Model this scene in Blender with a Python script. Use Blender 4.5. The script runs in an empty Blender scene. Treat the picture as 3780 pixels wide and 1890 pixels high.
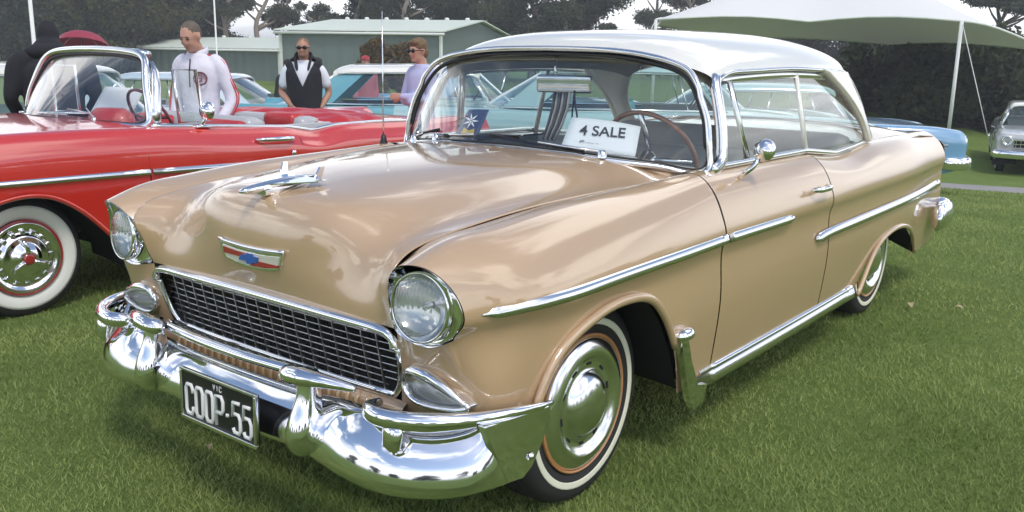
import bpy, bmesh, math, random
import numpy as np
from mathutils import Vector, Matrix, Euler
random.seed(7); RNG = np.random.default_rng(7)
S = bpy.context.scene
COL = S.collection
PI = math.pi
R = math.radians

# ------------------------------------------------------------------ camera, world, sun, exposure
cam_d = bpy.data.cameras.new('camera'); cam = bpy.data.objects.new('camera', cam_d); COL.objects.link(cam)
cam_d.sensor_width = 36.0; cam_d.lens = 31.98; cam_d.clip_start = 0.05; cam_d.clip_end = 3000
def _cam_axes(yaw, pitch, roll):
    f = Vector((math.cos(pitch)*math.cos(yaw), math.cos(pitch)*math.sin(yaw), math.sin(pitch)))
    r = f.cross(Vector((0, 0, 1))).normalized(); u = r.cross(f)
    c, s = math.cos(roll), math.sin(roll)
    return c*r + s*u, -s*r + c*u, f
CAM = Vector((2.3585, 2.3305, 1.4419))
_r, _u, _f = _cam_axes(3.806708, -0.219114, 0.016262)
cam.matrix_world = Matrix(((_r.x, _u.x, -_f.x, CAM.x), (_r.y, _u.y, -_f.y, CAM.y), (_r.z, _u.z, -_f.z, CAM.z), (0, 0, 0, 1)))
S.camera = cam
cam_d.dof.use_dof = False

SUN_EL, SUN_AZ = R(56), R(62)          # azimuth measured from +x towards +y
W = bpy.data.worlds.new('World'); S.world = W; W.use_nodes = True
wn, wl = W.node_tree.nodes, W.node_tree.links
wn.clear()
wo = wn.new('ShaderNodeOutputWorld'); bg = wn.new('ShaderNodeBackground'); bg.inputs['Strength'].default_value = 0.13
sky = wn.new('ShaderNodeTexSky'); sky.sky_type = 'NISHITA'; sky.sun_disc = False
sky.sun_elevation = SUN_EL; sky.sun_rotation = R(90) - SUN_AZ
sky.altitude = 50; sky.air_density = 1.0; sky.dust_density = 1.2; sky.ozone_density = 1.6
# broken cloud cover: noise on a flat cloud layer seen in perspective (direction.xy / direction.z)
tc = wn.new('ShaderNodeTexCoord'); sx = wn.new('ShaderNodeSeparateXYZ'); wl.new(tc.outputs['Generated'], sx.inputs[0])
def wmath(op, a, b=None, c=None):
    n = wn.new('ShaderNodeMath'); n.operation = op
    for i, v in enumerate((a, b, c)):
        if v is None: continue
        if isinstance(v, (int, float)): n.inputs[i].default_value = v
        else: wl.new(v, n.inputs[i])
    return n.outputs[0]
zz = wmath('ADD', wmath('MAXIMUM', sx.outputs['Z'], 0.0), 0.12)
cx = wmath('DIVIDE', sx.outputs['X'], zz); cy = wmath('DIVIDE', sx.outputs['Y'], zz)
cmb = wn.new('ShaderNodeCombineXYZ'); wl.new(cx, cmb.inputs[0]); wl.new(cy, cmb.inputs[1])
cn = wn.new('ShaderNodeTexNoise'); cn.inputs['Scale'].default_value = 1.15; cn.inputs['Detail'].default_value = 8; cn.inputs['Roughness'].default_value = 0.56
cmb.inputs[2].default_value = 3.7
wl.new(cmb.outputs[0], cn.inputs['Vector'])
cr = wn.new('ShaderNodeMapRange'); cr.interpolation_type = 'SMOOTHSTEP'
cr.inputs['From Min'].default_value = 0.49; cr.inputs['From Max'].default_value = 0.61
wl.new(cn.outputs['Fac'], cr.inputs['Value'])
# shaded underside of thick cloud
cn2 = wn.new('ShaderNodeTexNoise'); cn2.inputs['Scale'].default_value = 2.3; cn2.inputs['Detail'].default_value = 6
wl.new(cmb.outputs[0], cn2.inputs['Vector'])
ccol = wn.new('ShaderNodeMixRGB'); ccol.inputs[1].default_value = (9.0, 9.2, 9.7, 1); ccol.inputs[2].default_value = (15.5, 15.3, 15.0, 1)
wl.new(cn2.outputs['Fac'], ccol.inputs[0])
hz = wn.new('ShaderNodeMapRange'); hz.inputs['From Min'].default_value = 0.16; hz.inputs['From Max'].default_value = 0.34
hz.inputs['To Min'].default_value = 1.0; hz.inputs['To Max'].default_value = 0.0
wl.new(sx.outputs['Z'], hz.inputs['Value'])
cov = wmath('MAXIMUM', wmath('MULTIPLY', cr.outputs[0], 0.97), wmath('MULTIPLY', hz.outputs[0], 0.85))
mix = wn.new('ShaderNodeMixRGB'); wl.new(cov, mix.inputs[0]); wl.new(sky.outputs[0], mix.inputs[1]); wl.new(ccol.outputs[0], mix.inputs[2])
wl.new(mix.outputs[0], bg.inputs['Color']); wl.new(bg.outputs[0], wo.inputs[0])

sun_d = bpy.data.lights.new('sun', 'SUN'); sun_d.energy = 1.3; sun_d.angle = R(12); sun_d.color = (1.0, 0.95, 0.88)
sun = bpy.data.objects.new('sun', sun_d); COL.objects.link(sun)
_d = Vector((math.cos(SUN_EL)*math.cos(SUN_AZ), math.cos(SUN_EL)*math.sin(SUN_AZ), math.sin(SUN_EL)))
sun.rotation_euler = _d.to_track_quat('Z', 'Y').to_euler()
S.view_settings.view_transform = 'Standard'; S.view_settings.look = 'None'
S.view_settings.exposure = 0.36; S.view_settings.gamma = 1.0; S.view_settings.use_curve_mapping = False
S.cycles.max_bounces = 10; S.cycles.transparent_max_bounces = 24; S.cycles.use_denoising = True

# ------------------------------------------------------------------ materials
def mat(name, col, rough=0.5, metal=0.0, coat=0.0, spec=0.5, bump=None, vary=None, grain=None):
    m = bpy.data.materials.new(name); m.use_nodes = True
    n, l = m.node_tree.nodes, m.node_tree.links
    b = n['Principled BSDF']
    b.inputs['Base Color'].default_value = (*col, 1); b.inputs['Roughness'].default_value = rough
    b.inputs['Metallic'].default_value = metal; b.inputs['Coat Weight'].default_value = coat
    b.inputs['Coat Roughness'].default_value = 0.055; b.inputs['Coat IOR'].default_value = 1.85; b.inputs['Specular IOR Level'].default_value = spec
    co = n.new('ShaderNodeTexCoord')
    if vary:                                   # (scale, amount): soft mottling of the colour
        t = n.new('ShaderNodeTexNoise'); t.inputs['Scale'].default_value = vary[0]; t.inputs['Detail'].default_value = 5
        l.new(co.outputs['Object'], t.inputs['Vector'])
        mx = n.new('ShaderNodeMixRGB'); a = vary[1]
        mx.inputs[1].default_value = (*[c*(1-a) for c in col], 1); mx.inputs[2].default_value = (*[min(1, c*(1+a)) for c in col], 1)
        l.new(t.outputs['Fac'], mx.inputs[0]); l.new(mx.outputs[0], b.inputs['Base Color'])
    if bump:                                   # (scale, strength, distance)
        t = n.new('ShaderNodeTexNoise'); t.inputs['Scale'].default_value = bump[0]; t.inputs['Detail'].default_value = 6
        l.new(co.outputs['Object'], t.inputs['Vector'])
        bp = n.new('ShaderNodeBump'); bp.inputs['Strength'].default_value = bump[1]; bp.inputs['Distance'].default_value = bump[2]
        l.new(t.outputs['Fac'], bp.inputs['Height']); l.new(bp.outputs[0], b.inputs['Normal'])
    return m
def glass(name, tint=(0.86, 0.93, 0.91), rough=0.0, refl=1.0):
    m = bpy.data.materials.new(name); m.use_nodes = True
    n, l = m.node_tree.nodes, m.node_tree.links; n.clear()
    o = n.new('ShaderNodeOutputMaterial'); t = n.new('ShaderNodeBsdfTransparent'); t.inputs[0].default_value = (*tint, 1)
    g = n.new('ShaderNodeBsdfGlossy'); g.inputs['Roughness'].default_value = rough; g.inputs['Color'].default_value = (1, 1, 1, 1)
    f = n.new('ShaderNodeFresnel'); gm = n.new('ShaderNodeNewGeometry'); iv = n.new('ShaderNodeMapRange'); l.new(gm.outputs['Backfacing'], iv.inputs['Value']); iv.inputs['To Min'].default_value = 1.5; iv.inputs['To Max'].default_value = 1/1.5; l.new(iv.outputs[0], f.inputs['IOR'])
    k = n.new('ShaderNodeMath'); k.operation = 'MULTIPLY'; k.inputs[1].default_value = 1.6*refl; k.use_clamp = True
    x = n.new('ShaderNodeMixShader'); l.new(f.outputs[0], k.inputs[0]); l.new(k.outputs[0], x.inputs[0])
    l.new(t.outputs[0], x.inputs[1]); l.new(g.outputs[0], x.inputs[2]); l.new(x.outputs[0], o.inputs[0])
    return m
def paint(name, col, rough=0.32):
    return mat(name, col, rough, 0.0, 1.0, 0.5, vary=(1.3, 0.03))
M_tan = paint('tan_paint', (0.49, 0.332, 0.192))
M_white = paint('white_paint', (0.80, 0.785, 0.71))
M_red = paint('red_paint', (0.56, 0.022, 0.013))
M_chrome = mat('chrome', (0.86, 0.87, 0.89), 0.06, 1.0, bump=(3.0, 0.03, 0.02))
def _chrome_wear(m, lo, hi):
    n, l = m.node_tree.nodes, m.node_tree.links; t = n.new('ShaderNodeTexNoise'); t.inputs['Scale'].default_value = 7; t.inputs['Detail'].default_value = 9; t.inputs['Roughness'].default_value = .7
    c = n.new('ShaderNodeTexCoord'); r = n.new('ShaderNodeMapRange'); r.inputs['From Min'].default_value = .4; r.inputs['From Max'].default_value = .7; r.inputs['To Min'].default_value = lo; r.inputs['To Max'].default_value = hi
    l.new(c.outputs['Object'], t.inputs['Vector']); l.new(t.outputs['Fac'], r.inputs['Value']); l.new(r.outputs[0], n['Principled BSDF'].inputs['Roughness'])
_chrome_wear(M_chrome, .035, .13)
M_steel = mat('stainless_trim', (0.78, 0.79, 0.80), 0.16, 1.0)
M_rubber = mat('tyre_rubber', (0.018, 0.018, 0.019), 0.75, bump=(60, 0.15, 0.004))
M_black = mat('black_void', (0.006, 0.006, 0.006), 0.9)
M_blackplastic = mat('black_gasket', (0.012, 0.012, 0.013), 0.45)
M_whitewall = mat('whitewall', (0.70, 0.70, 0.56), 0.6, vary=(9, 0.06))
M_whitewall2 = mat('whitewall_clean', (0.74, 0.75, 0.70), 0.6, vary=(9, 0.06))
M_copper = mat('copper_rim_paint', (0.48, 0.22, 0.085), 0.35, 0.0, 0.6)
M_redrim = mat('red_rim_paint', (0.35, 0.012, 0.02), 0.3, 0.0, 0.8)
M_glass = glass('window_glass')
M_glass_wind = glass('windshield_glass', (0.90, 0.94, 0.93), 0.0, 1.0)
M_headliner = mat('beige_headliner', (0.36, 0.33, 0.28), 0.95, vary=(6, 0.08))
M_seat = mat('grey_vinyl', (0.33, 0.32, 0.30), 0.6, vary=(5, 0.1), bump=(25, 0.2, 0.01))
M_paper = mat('paper', (0.82, 0.84, 0.88), 0.8, vary=(4, 0.03))
M_ink = mat('ink', (0.03, 0.03, 0.035), 0.7)
M_emred = mat('enamel_red', (0.35, 0.02, 0.025), 0.25, 0, 0.8)
M_emblue = mat('enamel_blue', (0.02, 0.10, 0.42), 0.25, 0, 0.8)
M_emcream = mat('enamel_cream', (0.62, 0.60, 0.50), 0.3, 0, 0.8)

# ------------------------------------------------------------------ geometry helpers
def link(o, parent=None):
    COL.objects.link(o)
    if parent is not None: o.parent = parent
    return o
def mesh_obj(name, verts, faces, m, parent=None, smooth=True, mats=None, fmat=None):
    me = bpy.data.meshes.new(name)
    me.from_pydata([tuple(map(float, v)) for v in verts], [], [tuple(map(int, f)) for f in faces])
    for x in (mats or [m]): me.materials.append(x)
    if fmat is not None: me.polygons.foreach_set('material_index', np.asarray(fmat, dtype=np.int32))
    if smooth: me.polygons.foreach_set('use_smooth', np.ones(len(me.polygons), dtype=bool))
    me.update()
    return link(bpy.data.objects.new(name, me), parent)
def empty(name, loc=(0, 0, 0), rotz=0.0, label=None, cat=None, group=None, kind=None):
    o = bpy.data.objects.new(name, None); o.empty_display_size = 0.1; COL.objects.link(o)
    o.location = loc; o.rotation_euler = (0, 0, rotz)
    tag(o, label, cat, group, kind); return o
def tag(o, label=None, cat=None, group=None, kind=None):
    if label: o['label'] = label
    if cat: o['category'] = cat
    if group: o['group'] = group
    if kind: o['kind'] = kind
    return o
class MB:
    """collects shapes into one mesh object"""
    def __init__(s): s.v = []; s.f = []; s.m = []; s.sm = []
    def add(s, verts, faces, mi=0, smooth=True):
        k = len(s.v); s.v += [tuple(map(float, v)) for v in verts]
        s.f += [tuple(int(i)+k for i in f) for f in faces]; s.m += [mi]*len(faces); s.sm += [smooth]*len(faces)
        return s
    def box(s, c, d, rot=None, mi=0, bev=0.0, M=None):
        x, y, z = [q/2 for q in d]
        if bev <= 0:
            vs = [(a*x, b*y, e*z) for a in (-1, 1) for b in (-1, 1) for e in (-1, 1)]
            fs = [(0, 1, 3, 2), (4, 6, 7, 5), (0, 4, 5, 1), (2, 3, 7, 6), (0, 2, 6, 4), (1, 5, 7, 3)]
            sm = False
        else:
            bm = bmesh.new(); bmesh.ops.create_cube(bm, size=1)
            for v in bm.verts: v.co = Vector((v.co.x*d[0], v.co.y*d[1], v.co.z*d[2]))
            bmesh.ops.bevel(bm, geom=bm.edges[:], offset=bev, segments=2, affect='EDGES', profile=0.6)
            vs = [v.co.copy() for v in bm.verts]; fs = [[v.index for v in f.verts] for f in bm.faces]; bm.free(); sm = True
        T = Matrix.Translation(c) @ (Euler(rot).to_matrix().to_4x4() if rot else Matrix.Identity(4))
        if M is not None: T = M @ T
        return s.add([T @ Vector(v) for v in vs], fs, mi, sm)
    def tube(s, pts, r, n=8, mi=0, cap=True, closed=False, flat=1.0, up=None):
        v, f = tube_geo(pts, r, n, cap, closed, flat, up); return s.add(v, f, mi, True)
    def lathe(s, prof, n=32, M=None, mi=0):
        """prof: list of (r, h) spun about local Z"""
        vs = []; fs = []; k = len(prof)
        for i in range(n):
            a = 2*PI*i/n
            for r, h in prof: vs.append(Vector((r*math.cos(a), r*math.sin(a), h)))
        for i in range(n):
            j = (i+1) % n
            for q in range(k-1): fs.append((i*k+q, j*k+q, j*k+q+1, i*k+q+1))
        if M is not None: vs = [M @ v for v in vs]
        return s.add(vs, fs, mi, True)
    def build(s, name, m, parent=None, mats=None, bevel=None):
        o = mesh_obj(name, s.v, s.f, m, parent, False, mats or [m], s.m)
        o.data.polygons.foreach_set('use_smooth', np.array(s.sm, dtype=bool))
        return o
def tube_geo(pts, r, n=8, cap=True, closed=False, flat=1.0, up=None):
    P = [Vector(p) for p in pts]; N = len(P)
    rr = r if hasattr(r, '__len__') else [r]*N
    vs = []; fs = []; prev = None
    for i in range(N):
        a = P[(i-1) % N] if (closed or i > 0) else P[i]; b = P[(i+1) % N] if (closed or i < N-1) else P[i]
        t = (b-a).normalized()
        if up is not None: nrm = (Vector(up) - t*t.dot(Vector(up))).normalized()
        elif prev is None:
            q = Vector((0, 0, 1)) if abs(t.z) < 0.9 else Vector((1, 0, 0)); nrm = (q - t*t.dot(q)).normalized()
        else: nrm = (prev - t*t.dot(prev)).normalized()
        prev = nrm; bi = t.cross(nrm)
        for k in range(n):
            an = 2*PI*k/n; vs.append(P[i] + nrm*(math.cos(an)*rr[i]) + bi*(math.sin(an)*rr[i]*flat))
    M_ = N if closed else N-1
    for i in range(M_):
        j = (i+1) % N
        for k in range(n):
            q = (k+1) % n; fs.append((i*n+k, i*n+q, j*n+q, j*n+k))
    if cap and not closed:
        fs.append(tuple(range(n-1, -1, -1))); fs.append(tuple((N-1)*n+k for k in range(n)))
    return vs, fs
def nspline(P, m, closed=False):
    """natural cubic spline through P (chord parameter), m samples per segment"""
    P = np.asarray(P, float); n = len(P)
    if n == 2:
        t = np.linspace(0, 1, m+1)[:, None]; return P[0]*(1-t) + P[1]*t
    h = np.maximum(np.linalg.norm(np.diff(P, axis=0), axis=1)**0.75, 1e-4)
    A = np.zeros((n, n)); B = np.zeros((n, P.shape[1])); A[0, 0] = A[-1, -1] = 1
    for i in range(1, n-1):
        A[i, i-1] = h[i-1]; A[i, i] = 2*(h[i-1]+h[i]); A[i, i+1] = h[i]
        B[i] = 6*((P[i+1]-P[i])/h[i] - (P[i]-P[i-1])/h[i-1])
    K = np.linalg.solve(A, B); out = []
    for i in range(n-1):
        for q in range(m):
            u = q/m; a = (1-u); b = u
            out.append(a*P[i] + b*P[i+1] + h[i]**2/6*((a**3-a)*K[i] + (b**3-b)*K[i+1]))
    out.append(P[-1]); return np.array(out)
def loft(G, mu, mv):
    """G: rows x cols x 3 control points -> dense grid"""
    G = np.asarray(G, float)
    A = np.stack([nspline(G[:, j], mu) for j in range(G.shape[1])], 1)
    return np.stack([nspline(A[i], mv) for i in range(A.shape[0])], 0)
def grid_faces(r, c, flip=False):
    f = [(i*c+j, i*c+j+1, (i+1)*c+j+1, (i+1)*c+j) for i in range(r-1) for j in range(c-1)]
    return [q[::-1] for q in f] if flip else f
def grid_obj(name, G, m, parent=None, flip=False, keep=None):
    r, c = G.shape[:2]; f = grid_faces(r, c, flip)
    return mesh_obj(name, G.reshape(-1, 3), f, m, parent)
def in_poly(px, pz, poly):
    x = np.asarray(px); z = np.asarray(pz); ins = np.zeros(x.shape, bool); n = len(poly)
    for i in range(n):
        x0, z0 = poly[i]; x1, z1 = poly[(i+1) % n]
        c = ((z0 > z) != (z1 > z)) & (x < (x1-x0)*(z-z0)/((z1-z0) if z1 != z0 else 1e-9) + x0)
        ins ^= c
    return ins
def near_poly(p, poly):
    best = None; bd = 1e9
    for i in range(len(poly)-1):
        a = np.array(poly[i]); b = np.array(poly[i+1]); ab = b-a
        t = np.clip(np.dot(p-a, ab)/max(np.dot(ab, ab), 1e-12), 0, 1); q = a+ab*t; d = np.linalg.norm(p-q)
        if d < bd: bd = d; best = q
    return best
def cut(V, F, poly, axes=(0, 2)):
    """removes faces inside the polygon (in the given two axes) and snaps the rim of the hole onto it"""
    V = np.array(V, float); P = V[:, list(axes)]
    ins = in_poly(P[:, 0], P[:, 1], poly)
    keep = []; snap = set()
    for f in F:
        k = ins[list(f)].sum()
        if k == len(f): continue
        keep.append(f)
        if k: snap.update(i for i in f if ins[i])
    loop = list(poly)+[poly[0]]
    for i in snap:
        q = near_poly(P[i], loop); V[i, axes[0]] = q[0]; V[i, axes[1]] = q[1]
    used = np.unique([i for f in keep for i in f]) if keep else np.array([], int)
    mp = -np.ones(len(V), int); mp[used] = np.arange(len(used))
    return V[used], [tuple(mp[list(f)]) for f in keep]
def solidify(o, t, off=-1):
    md = o.modifiers.new('s', 'SOLIDIFY'); md.thickness = t; md.offset = off; return o
def mirror_pts(P): return [(p[0], -p[1], p[2]) for p in P]
def disc_glass(name, loop, xfit, m, parent, rings=10, thick=0.0):
    """fills a closed (y,z) loop with a smooth pane whose x comes from xfit(y,z)"""
    L = np.asarray(loop, float); n = len(L); c = L.mean(0); V = []; F = []
    V.append((xfit(c[0], c[1]), c[0], c[1]))
    for k in range(1, rings+1):
        t = k/rings
        for p in L:
            y = c[0]+(p[0]-c[0])*t; z = c[1]+(p[1]-c[1])*t
            V.append((xfit(y, z), y, z))
    for i in range(n): F.append((0, 1+i, 1+(i+1) % n))
    for k in range(rings-1):
        for i in range(n):
            j = (i+1) % n; F.append((1+k*n+i, 1+(k+1)*n+i, 1+(k+1)*n+j, 1+k*n+j))
    return mesh_obj(name, V, F, m, parent)
def text_obj(name, body, size, m, M, parent=None, depth=0.0015, bold=0.0, sx=1.0, align='CENTER'):
    cu = bpy.data.curves.new(name, 'FONT'); cu.body = body; cu.size = size; cu.extrude = depth; cu.offset = bold
    cu.align_x = align; cu.align_y = 'CENTER'
    t = bpy.data.objects.new(name, cu); COL.objects.link(t)
    me = bpy.data.meshes.new_from_object(t.evaluated_get(bpy.context.evaluated_depsgraph_get()))
    bpy.data.objects.remove(t)
    me.materials.clear(); me.materials.append(m)
    o = bpy.data.objects.new(name, me); link(o, parent)
    o.matrix_local = M @ Matrix.Diagonal((sx, 1, 1, 1)); return o
def copy_obj(o, parent=None, name=None):
    c = o.copy(); COL.objects.link(c); c.parent = parent
    return c
def copy_tree(o, parent=None, remap=None):
    c = o.copy(); COL.objects.link(c); c.parent = parent
    for ch in [q for q in bpy.data.objects if q.parent == o]: copy_tree(ch, c)
    return c
def basis(o, x, z):
    """matrix with local X along x, local Z along z, origin o"""
    x = Vector(x).normalized(); z = Vector(z); z = (z - x*x.dot(z)).normalized(); y = z.cross(x)
    return Matrix(((x.x, y.x, z.x, o[0]), (x.y, y.y, z.y, o[1]), (x.z, y.z, z.z, o[2]), (0, 0, 0, 1)))
def ground_z(x, y):
    """gently undulating showground: falls away behind the cars and to the far right"""
    def sst(a, b, v):
        t = np.clip((v-a)/(b-a), 0, 1); return t*t*(3-2*t)
    x = np.asarray(x, float); y = np.asarray(y, float)
    a = -0.040*np.log1p(np.exp(np.clip((-y-1.6)*2.5, -40, 40)))/2.5
    a = np.maximum(a, -0.38)
    b = -0.85*sst(-5.0, -19.0, x)*sst(-9.0, -1.0, y) - 0.9*sst(-16, -60, x+0*y)*sst(-9.0, -1.0, y)
    return a + b
# ================================================================== TAN SEDAN (nose towards +x, ground z = 0)
tan = empty('vintage_sedan', (0, 0, 0), 0, 'tan and white fifties sedan parked on the grass with open egg-crate grille', 'car', 'show cars on the grass')
ARCH_F = [(.455, .18), (.452, .40), (.428, .508), (.362, .603), (.266, .662), (.122, .702), (-.03, .704), (-.10, .692), (-.166, .664), (-.22, .62), (-.262, .575), (-.332, .47), (-.372, .39), (-.42, .27), (-.44, .18)]
ARCH_R = [(-2.27, .18), (-2.30, .258), (-2.40, .345), (-2.52, .44), (-2.66, .495), (-2.85, .52), (-3.05, .515), (-3.22, .475), (-3.35, .40), (-3.43, .30), (-3.46, .18)]
def side_y(s=0.0):
    return None
# ---- front fender with the headlight rim and the wrap-around front face
FEND = [
 [(-.668,.714,.977),(-.35,.676,.970),(0,.648,.962),(.25,.638,.949),(.45,.631,.933),(.60,.626,.913),(.714,.629,.853)],
 [(-.668,.728,.989),(-.35,.690,.982),(0,.662,.974),(.25,.652,.961),(.45,.645,.945),(.60,.640,.925),(.724,.642,.862)],
 [(-.668,.755,1.013),(-.35,.732,1.004),(0,.710,.995),(.25,.702,.981),(.45,.697,.964),(.60,.692,.946),(.742,.681,.895)],
 [(-.668,.785,1.022),(-.35,.775,1.013),(0,.768,1.004),(.25,.765,.991),(.45,.760,.974),(.60,.755,.958),(.750,.732,.912)],
 [(-.668,.832,1.008),(-.35,.836,.996),(0,.838,.984),(.25,.838,.970),(.45,.833,.954),(.60,.820,.937),(.737,.781,.909)],
 [(-.668,.885,.952),(-.35,.895,.938),(0,.900,.926),(.25,.900,.914),(.45,.895,.903),(.60,.872,.890),(.710,.821,.878)],
 [(-.668,.922,.875),(-.35,.934,.863),(0,.940,.853),(.25,.940,.846),(.45,.934,.840),(.585,.905,.832),(.688,.852,.828)],
 [(-.668,.940,.800),(-.35,.948,.796),(0,.954,.793),(.25,.954,.788),(.45,.946,.784),(.575,.915,.778),(.680,.863,.766)],
 [(-.668,.930,.766),(-.35,.936,.762),(0,.940,.757),(.25,.938,.752),(.45,.926,.745),(.570,.895,.735),(.676,.822,.711),(.683,.750,.680),(.684,.660,.686),(.670,.606,.696)],
 [(-.668,.933,.620),(-.35,.937,.620),(0,.938,.620),(.25,.933,.612),(.45,.914,.602),(.588,.890,.595),(.641,.832,.590),(.655,.745,.586),(.659,.665,.582),(.650,.606,.582)],
 [(-.668,.926,.450),(-.35,.930,.455),(0,.931,.460),(.25,.926,.468),(.45,.902,.470),(.575,.876,.470),(.613,.818,.466),(.628,.730,.462),(.630,.652,.460),(.619,.575,.460)],
 [(-.668,.905,.262),(-.35,.908,.265),(0,.910,.270),(.25,.905,.330),(.45,.880,.360),(.545,.843,.370),(.575,.780,.370),(.600,.712,.370),(.604,.640,.370),(.598,.568,.370)],
]
def fender_geo():
    m = 9
    D = [nspline(np.array(c), m) for c in FEND]
    n0 = 6*m+1; n1 = 9*m+1
    mv = 9; V = []; F = []; idx = {}
    rows = []
    for i in range(n1):
        cols = D if i < n0 else D[8:]
        P = nspline(np.array([c[i] for c in cols]), mv)
        off = 0 if i < n0 else 8*mv
        for j, p in enumerate(P): idx[(i, off+j)] = len(V); V.append(p)
    nc = (len(FEND)-1)*mv+1
    for i in range(n1-1):
        for j in range(nc-1):
            k = [(i, j), (i+1, j), (i+1, j+1), (i, j+1)]
            if all(q in idx for q in k): F.append(tuple(idx[q] for q in k))
    return np.array(V), F, D
fV, fF, fD = fender_geo()
fV, fF = cut(fV, fF, ARCH_F)
for s in (1, -1):
    V = fV.copy(); V[:, 1] *= s
    o = mesh_obj('front_fender', V, fF if s < 0 else [f[::-1] for f in fF], M_tan, tan)
    # rolled lip round the wheel opening
    lip = MB(); pts = []
    for (x, z) in nspline(np.array(ARCH_F[1:-1]), 4):
        if x < 0 and z < .45: continue
        pts.append((x, s*(np.interp(x, [-.45, -.1, .2, .42, .46], [.934, .941, .940, .922, .912])+.002), z))
    lip.tube(pts, .016, 8, flat=0.8); lip.build('arch_lip', M_tan, o)
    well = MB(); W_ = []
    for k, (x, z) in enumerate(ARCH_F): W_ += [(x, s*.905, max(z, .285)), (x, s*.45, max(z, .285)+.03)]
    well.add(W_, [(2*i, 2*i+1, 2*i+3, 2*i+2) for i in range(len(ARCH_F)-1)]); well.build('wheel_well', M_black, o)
# ---- hood with its nose
HOOD = [ # y-lines from the centre to the seam, each from cowl to grille
 [(-.435,0,1.083),(-.2,0,1.077),(.05,0,1.066),(.28,0,1.050),(.46,0,1.030),(.585,0,1.012),(.648,0,.984),(.680,0,.925),(.690,0,.855),(.688,0,.790),(.676,0,.735),(.668,0,.700)],
 [(-.452,.16,1.080),(-.2,.16,1.074),(.05,.16,1.063),(.28,.16,1.046),(.455,.16,1.026),(.578,.16,1.008),(.642,.16,.980),(.674,.16,.922),(.684,.16,.855),(.683,.16,.790),(.675,.16,.735),(.668,.16,.700)],
 [(-.50,.32,1.072),(-.25,.32,1.066),(0,.315,1.054),(.23,.31,1.036),(.415,.31,1.014),(.545,.31,.995),(.614,.31,.967),(.650,.31,.912),(.660,.31,.850),(.668,.31,.788),(.670,.315,.735),(.668,.32,.700)],
 [(-.56,.455,1.058),(-.30,.445,1.050),(-.05,.435,1.036),(.20,.43,1.015),(.38,.43,.990),(.49,.43,.964),(.565,.43,.931),(.613,.43,.886),(.637,.43,.838),(.655,.435,.785),(.667,.44,.735),(.668,.445,.700)],
 [(-.615,.57,1.034),(-.33,.545,1.022),(-.05,.525,1.008),(.20,.52,.986),(.38,.517,.961),(.50,.515,.935),(.575,.515,.904),(.620,.515,.866),(.645,.52,.825),(.660,.525,.778),(.668,.53,.735),(.668,.53,.700)],
 [(-.655,.655,1.008),(-.35,.625,.998),(-.02,.600,.986),(.24,.590,.968),(.43,.585,.946),(.57,.582,.918),(.645,.580,.884),(.670,.580,.846),(.680,.580,.806),(.678,.582,.765),(.674,.584,.730),(.668,.584,.700)],
 [(-.668,.716,.994),(-.35,.682,.986),(0,.655,.977),(.25,.645,.964),(.45,.642,.947),(.60,.637,.926),(.690,.639,.892),(.719,.634,.848),(.704,.618,.800),(.690,.610,.752),(.678,.606,.722),(.670,.604,.700)],
]
hG = loft(np.array([[c[k] for c in HOOD] for k in range(12)]), 8, 8)
hM = hG[:, ::-1].copy(); hM[:, :, 1] *= -1
hood_G = np.concatenate([hM, hG[:, 1:]], 1)
hood = grid_obj('hood', hood_G, M_tan, tan)
solidify(hood, 0.004, -1)
# cowl between hood and windshield
def ws_base(y): return (-.455-.57*abs(y)**2.07, y, 1.088-.109*abs(y)**2)
ys = np.linspace(-.80, .80, 41)
cw = np.zeros((4, 41, 3))
hx = np.interp(np.abs(ys), [c[0][1] for c in HOOD]+[.8], [c[0][0] for c in HOOD]+[-.68]); hzv = np.interp(np.abs(ys), [c[0][1] for c in HOOD]+[.8], [c[0][2] for c in HOOD]+[1.012])
for j, y in enumerate(ys):
    b = ws_base(y); cw[0, j] = (hx[j]-.004, y, hzv[j]-.03); cw[1, j] = (hx[j]-.006, y, hzv[j]-.001); cw[2, j] = (min(b[0]+.02, hx[j]-.02), y, (b[2]-.004+hzv[j])/2); cw[3, j] = (b[0]-.03, y, b[2]-.006)
grid_obj('cowl_panel', cw, M_tan, tan)
# ---- doors, quarters
def side_cols(x):
    """control column (z from belt to sill) of the body side aft of the fender"""
    k = np.interp(x, [-3.9, -3.2, -2.0, -.668], [-.06, -.012, .006, 0])
    zt = np.interp(x, [-4.1, -3.4, -2.75, -2.45, -2.15, -1.75, -.668], [.985, 1.0, 1.002, .985, .975, 1.016, 1.022])
    return [(x,.70+k,zt-.004),(x,.785+k,zt),(x,.832+k,zt-.014),(x,.887+k,.952-(1.022-zt)*.6),(x,.924+k,.875),(x,.941+k,.800),(x,.931+k,.766),(x,.934+k,.620),(x,.927+k,.450),(x,.905+k,.262)]
def side_panel(name, xs, arch=None, mu=8):
    G = loft(np.array([side_cols(x) for x in xs]), mu, 8); outs = []
    r, c = G.shape[:2]; F = grid_faces(r, c); V = G.reshape(-1, 3)
    if arch: V, F = cut(V, F, arch)
    for s in (1, -1):
        W_ = np.array(V); W_[:, 1] *= s
        outs.append(mesh_obj(name, W_, F if s > 0 else [f[::-1] for f in F], M_tan, tan))
    return outs
doors = side_panel('door', [-.676, -.95, -1.25, -1.55, -1.772])
quarters = side_panel('quarter_panel', [-1.782, -2.0, -2.3, -2.6, -2.95, -3.3, -3.7, -4.05], ARCH_R, 9)
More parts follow.
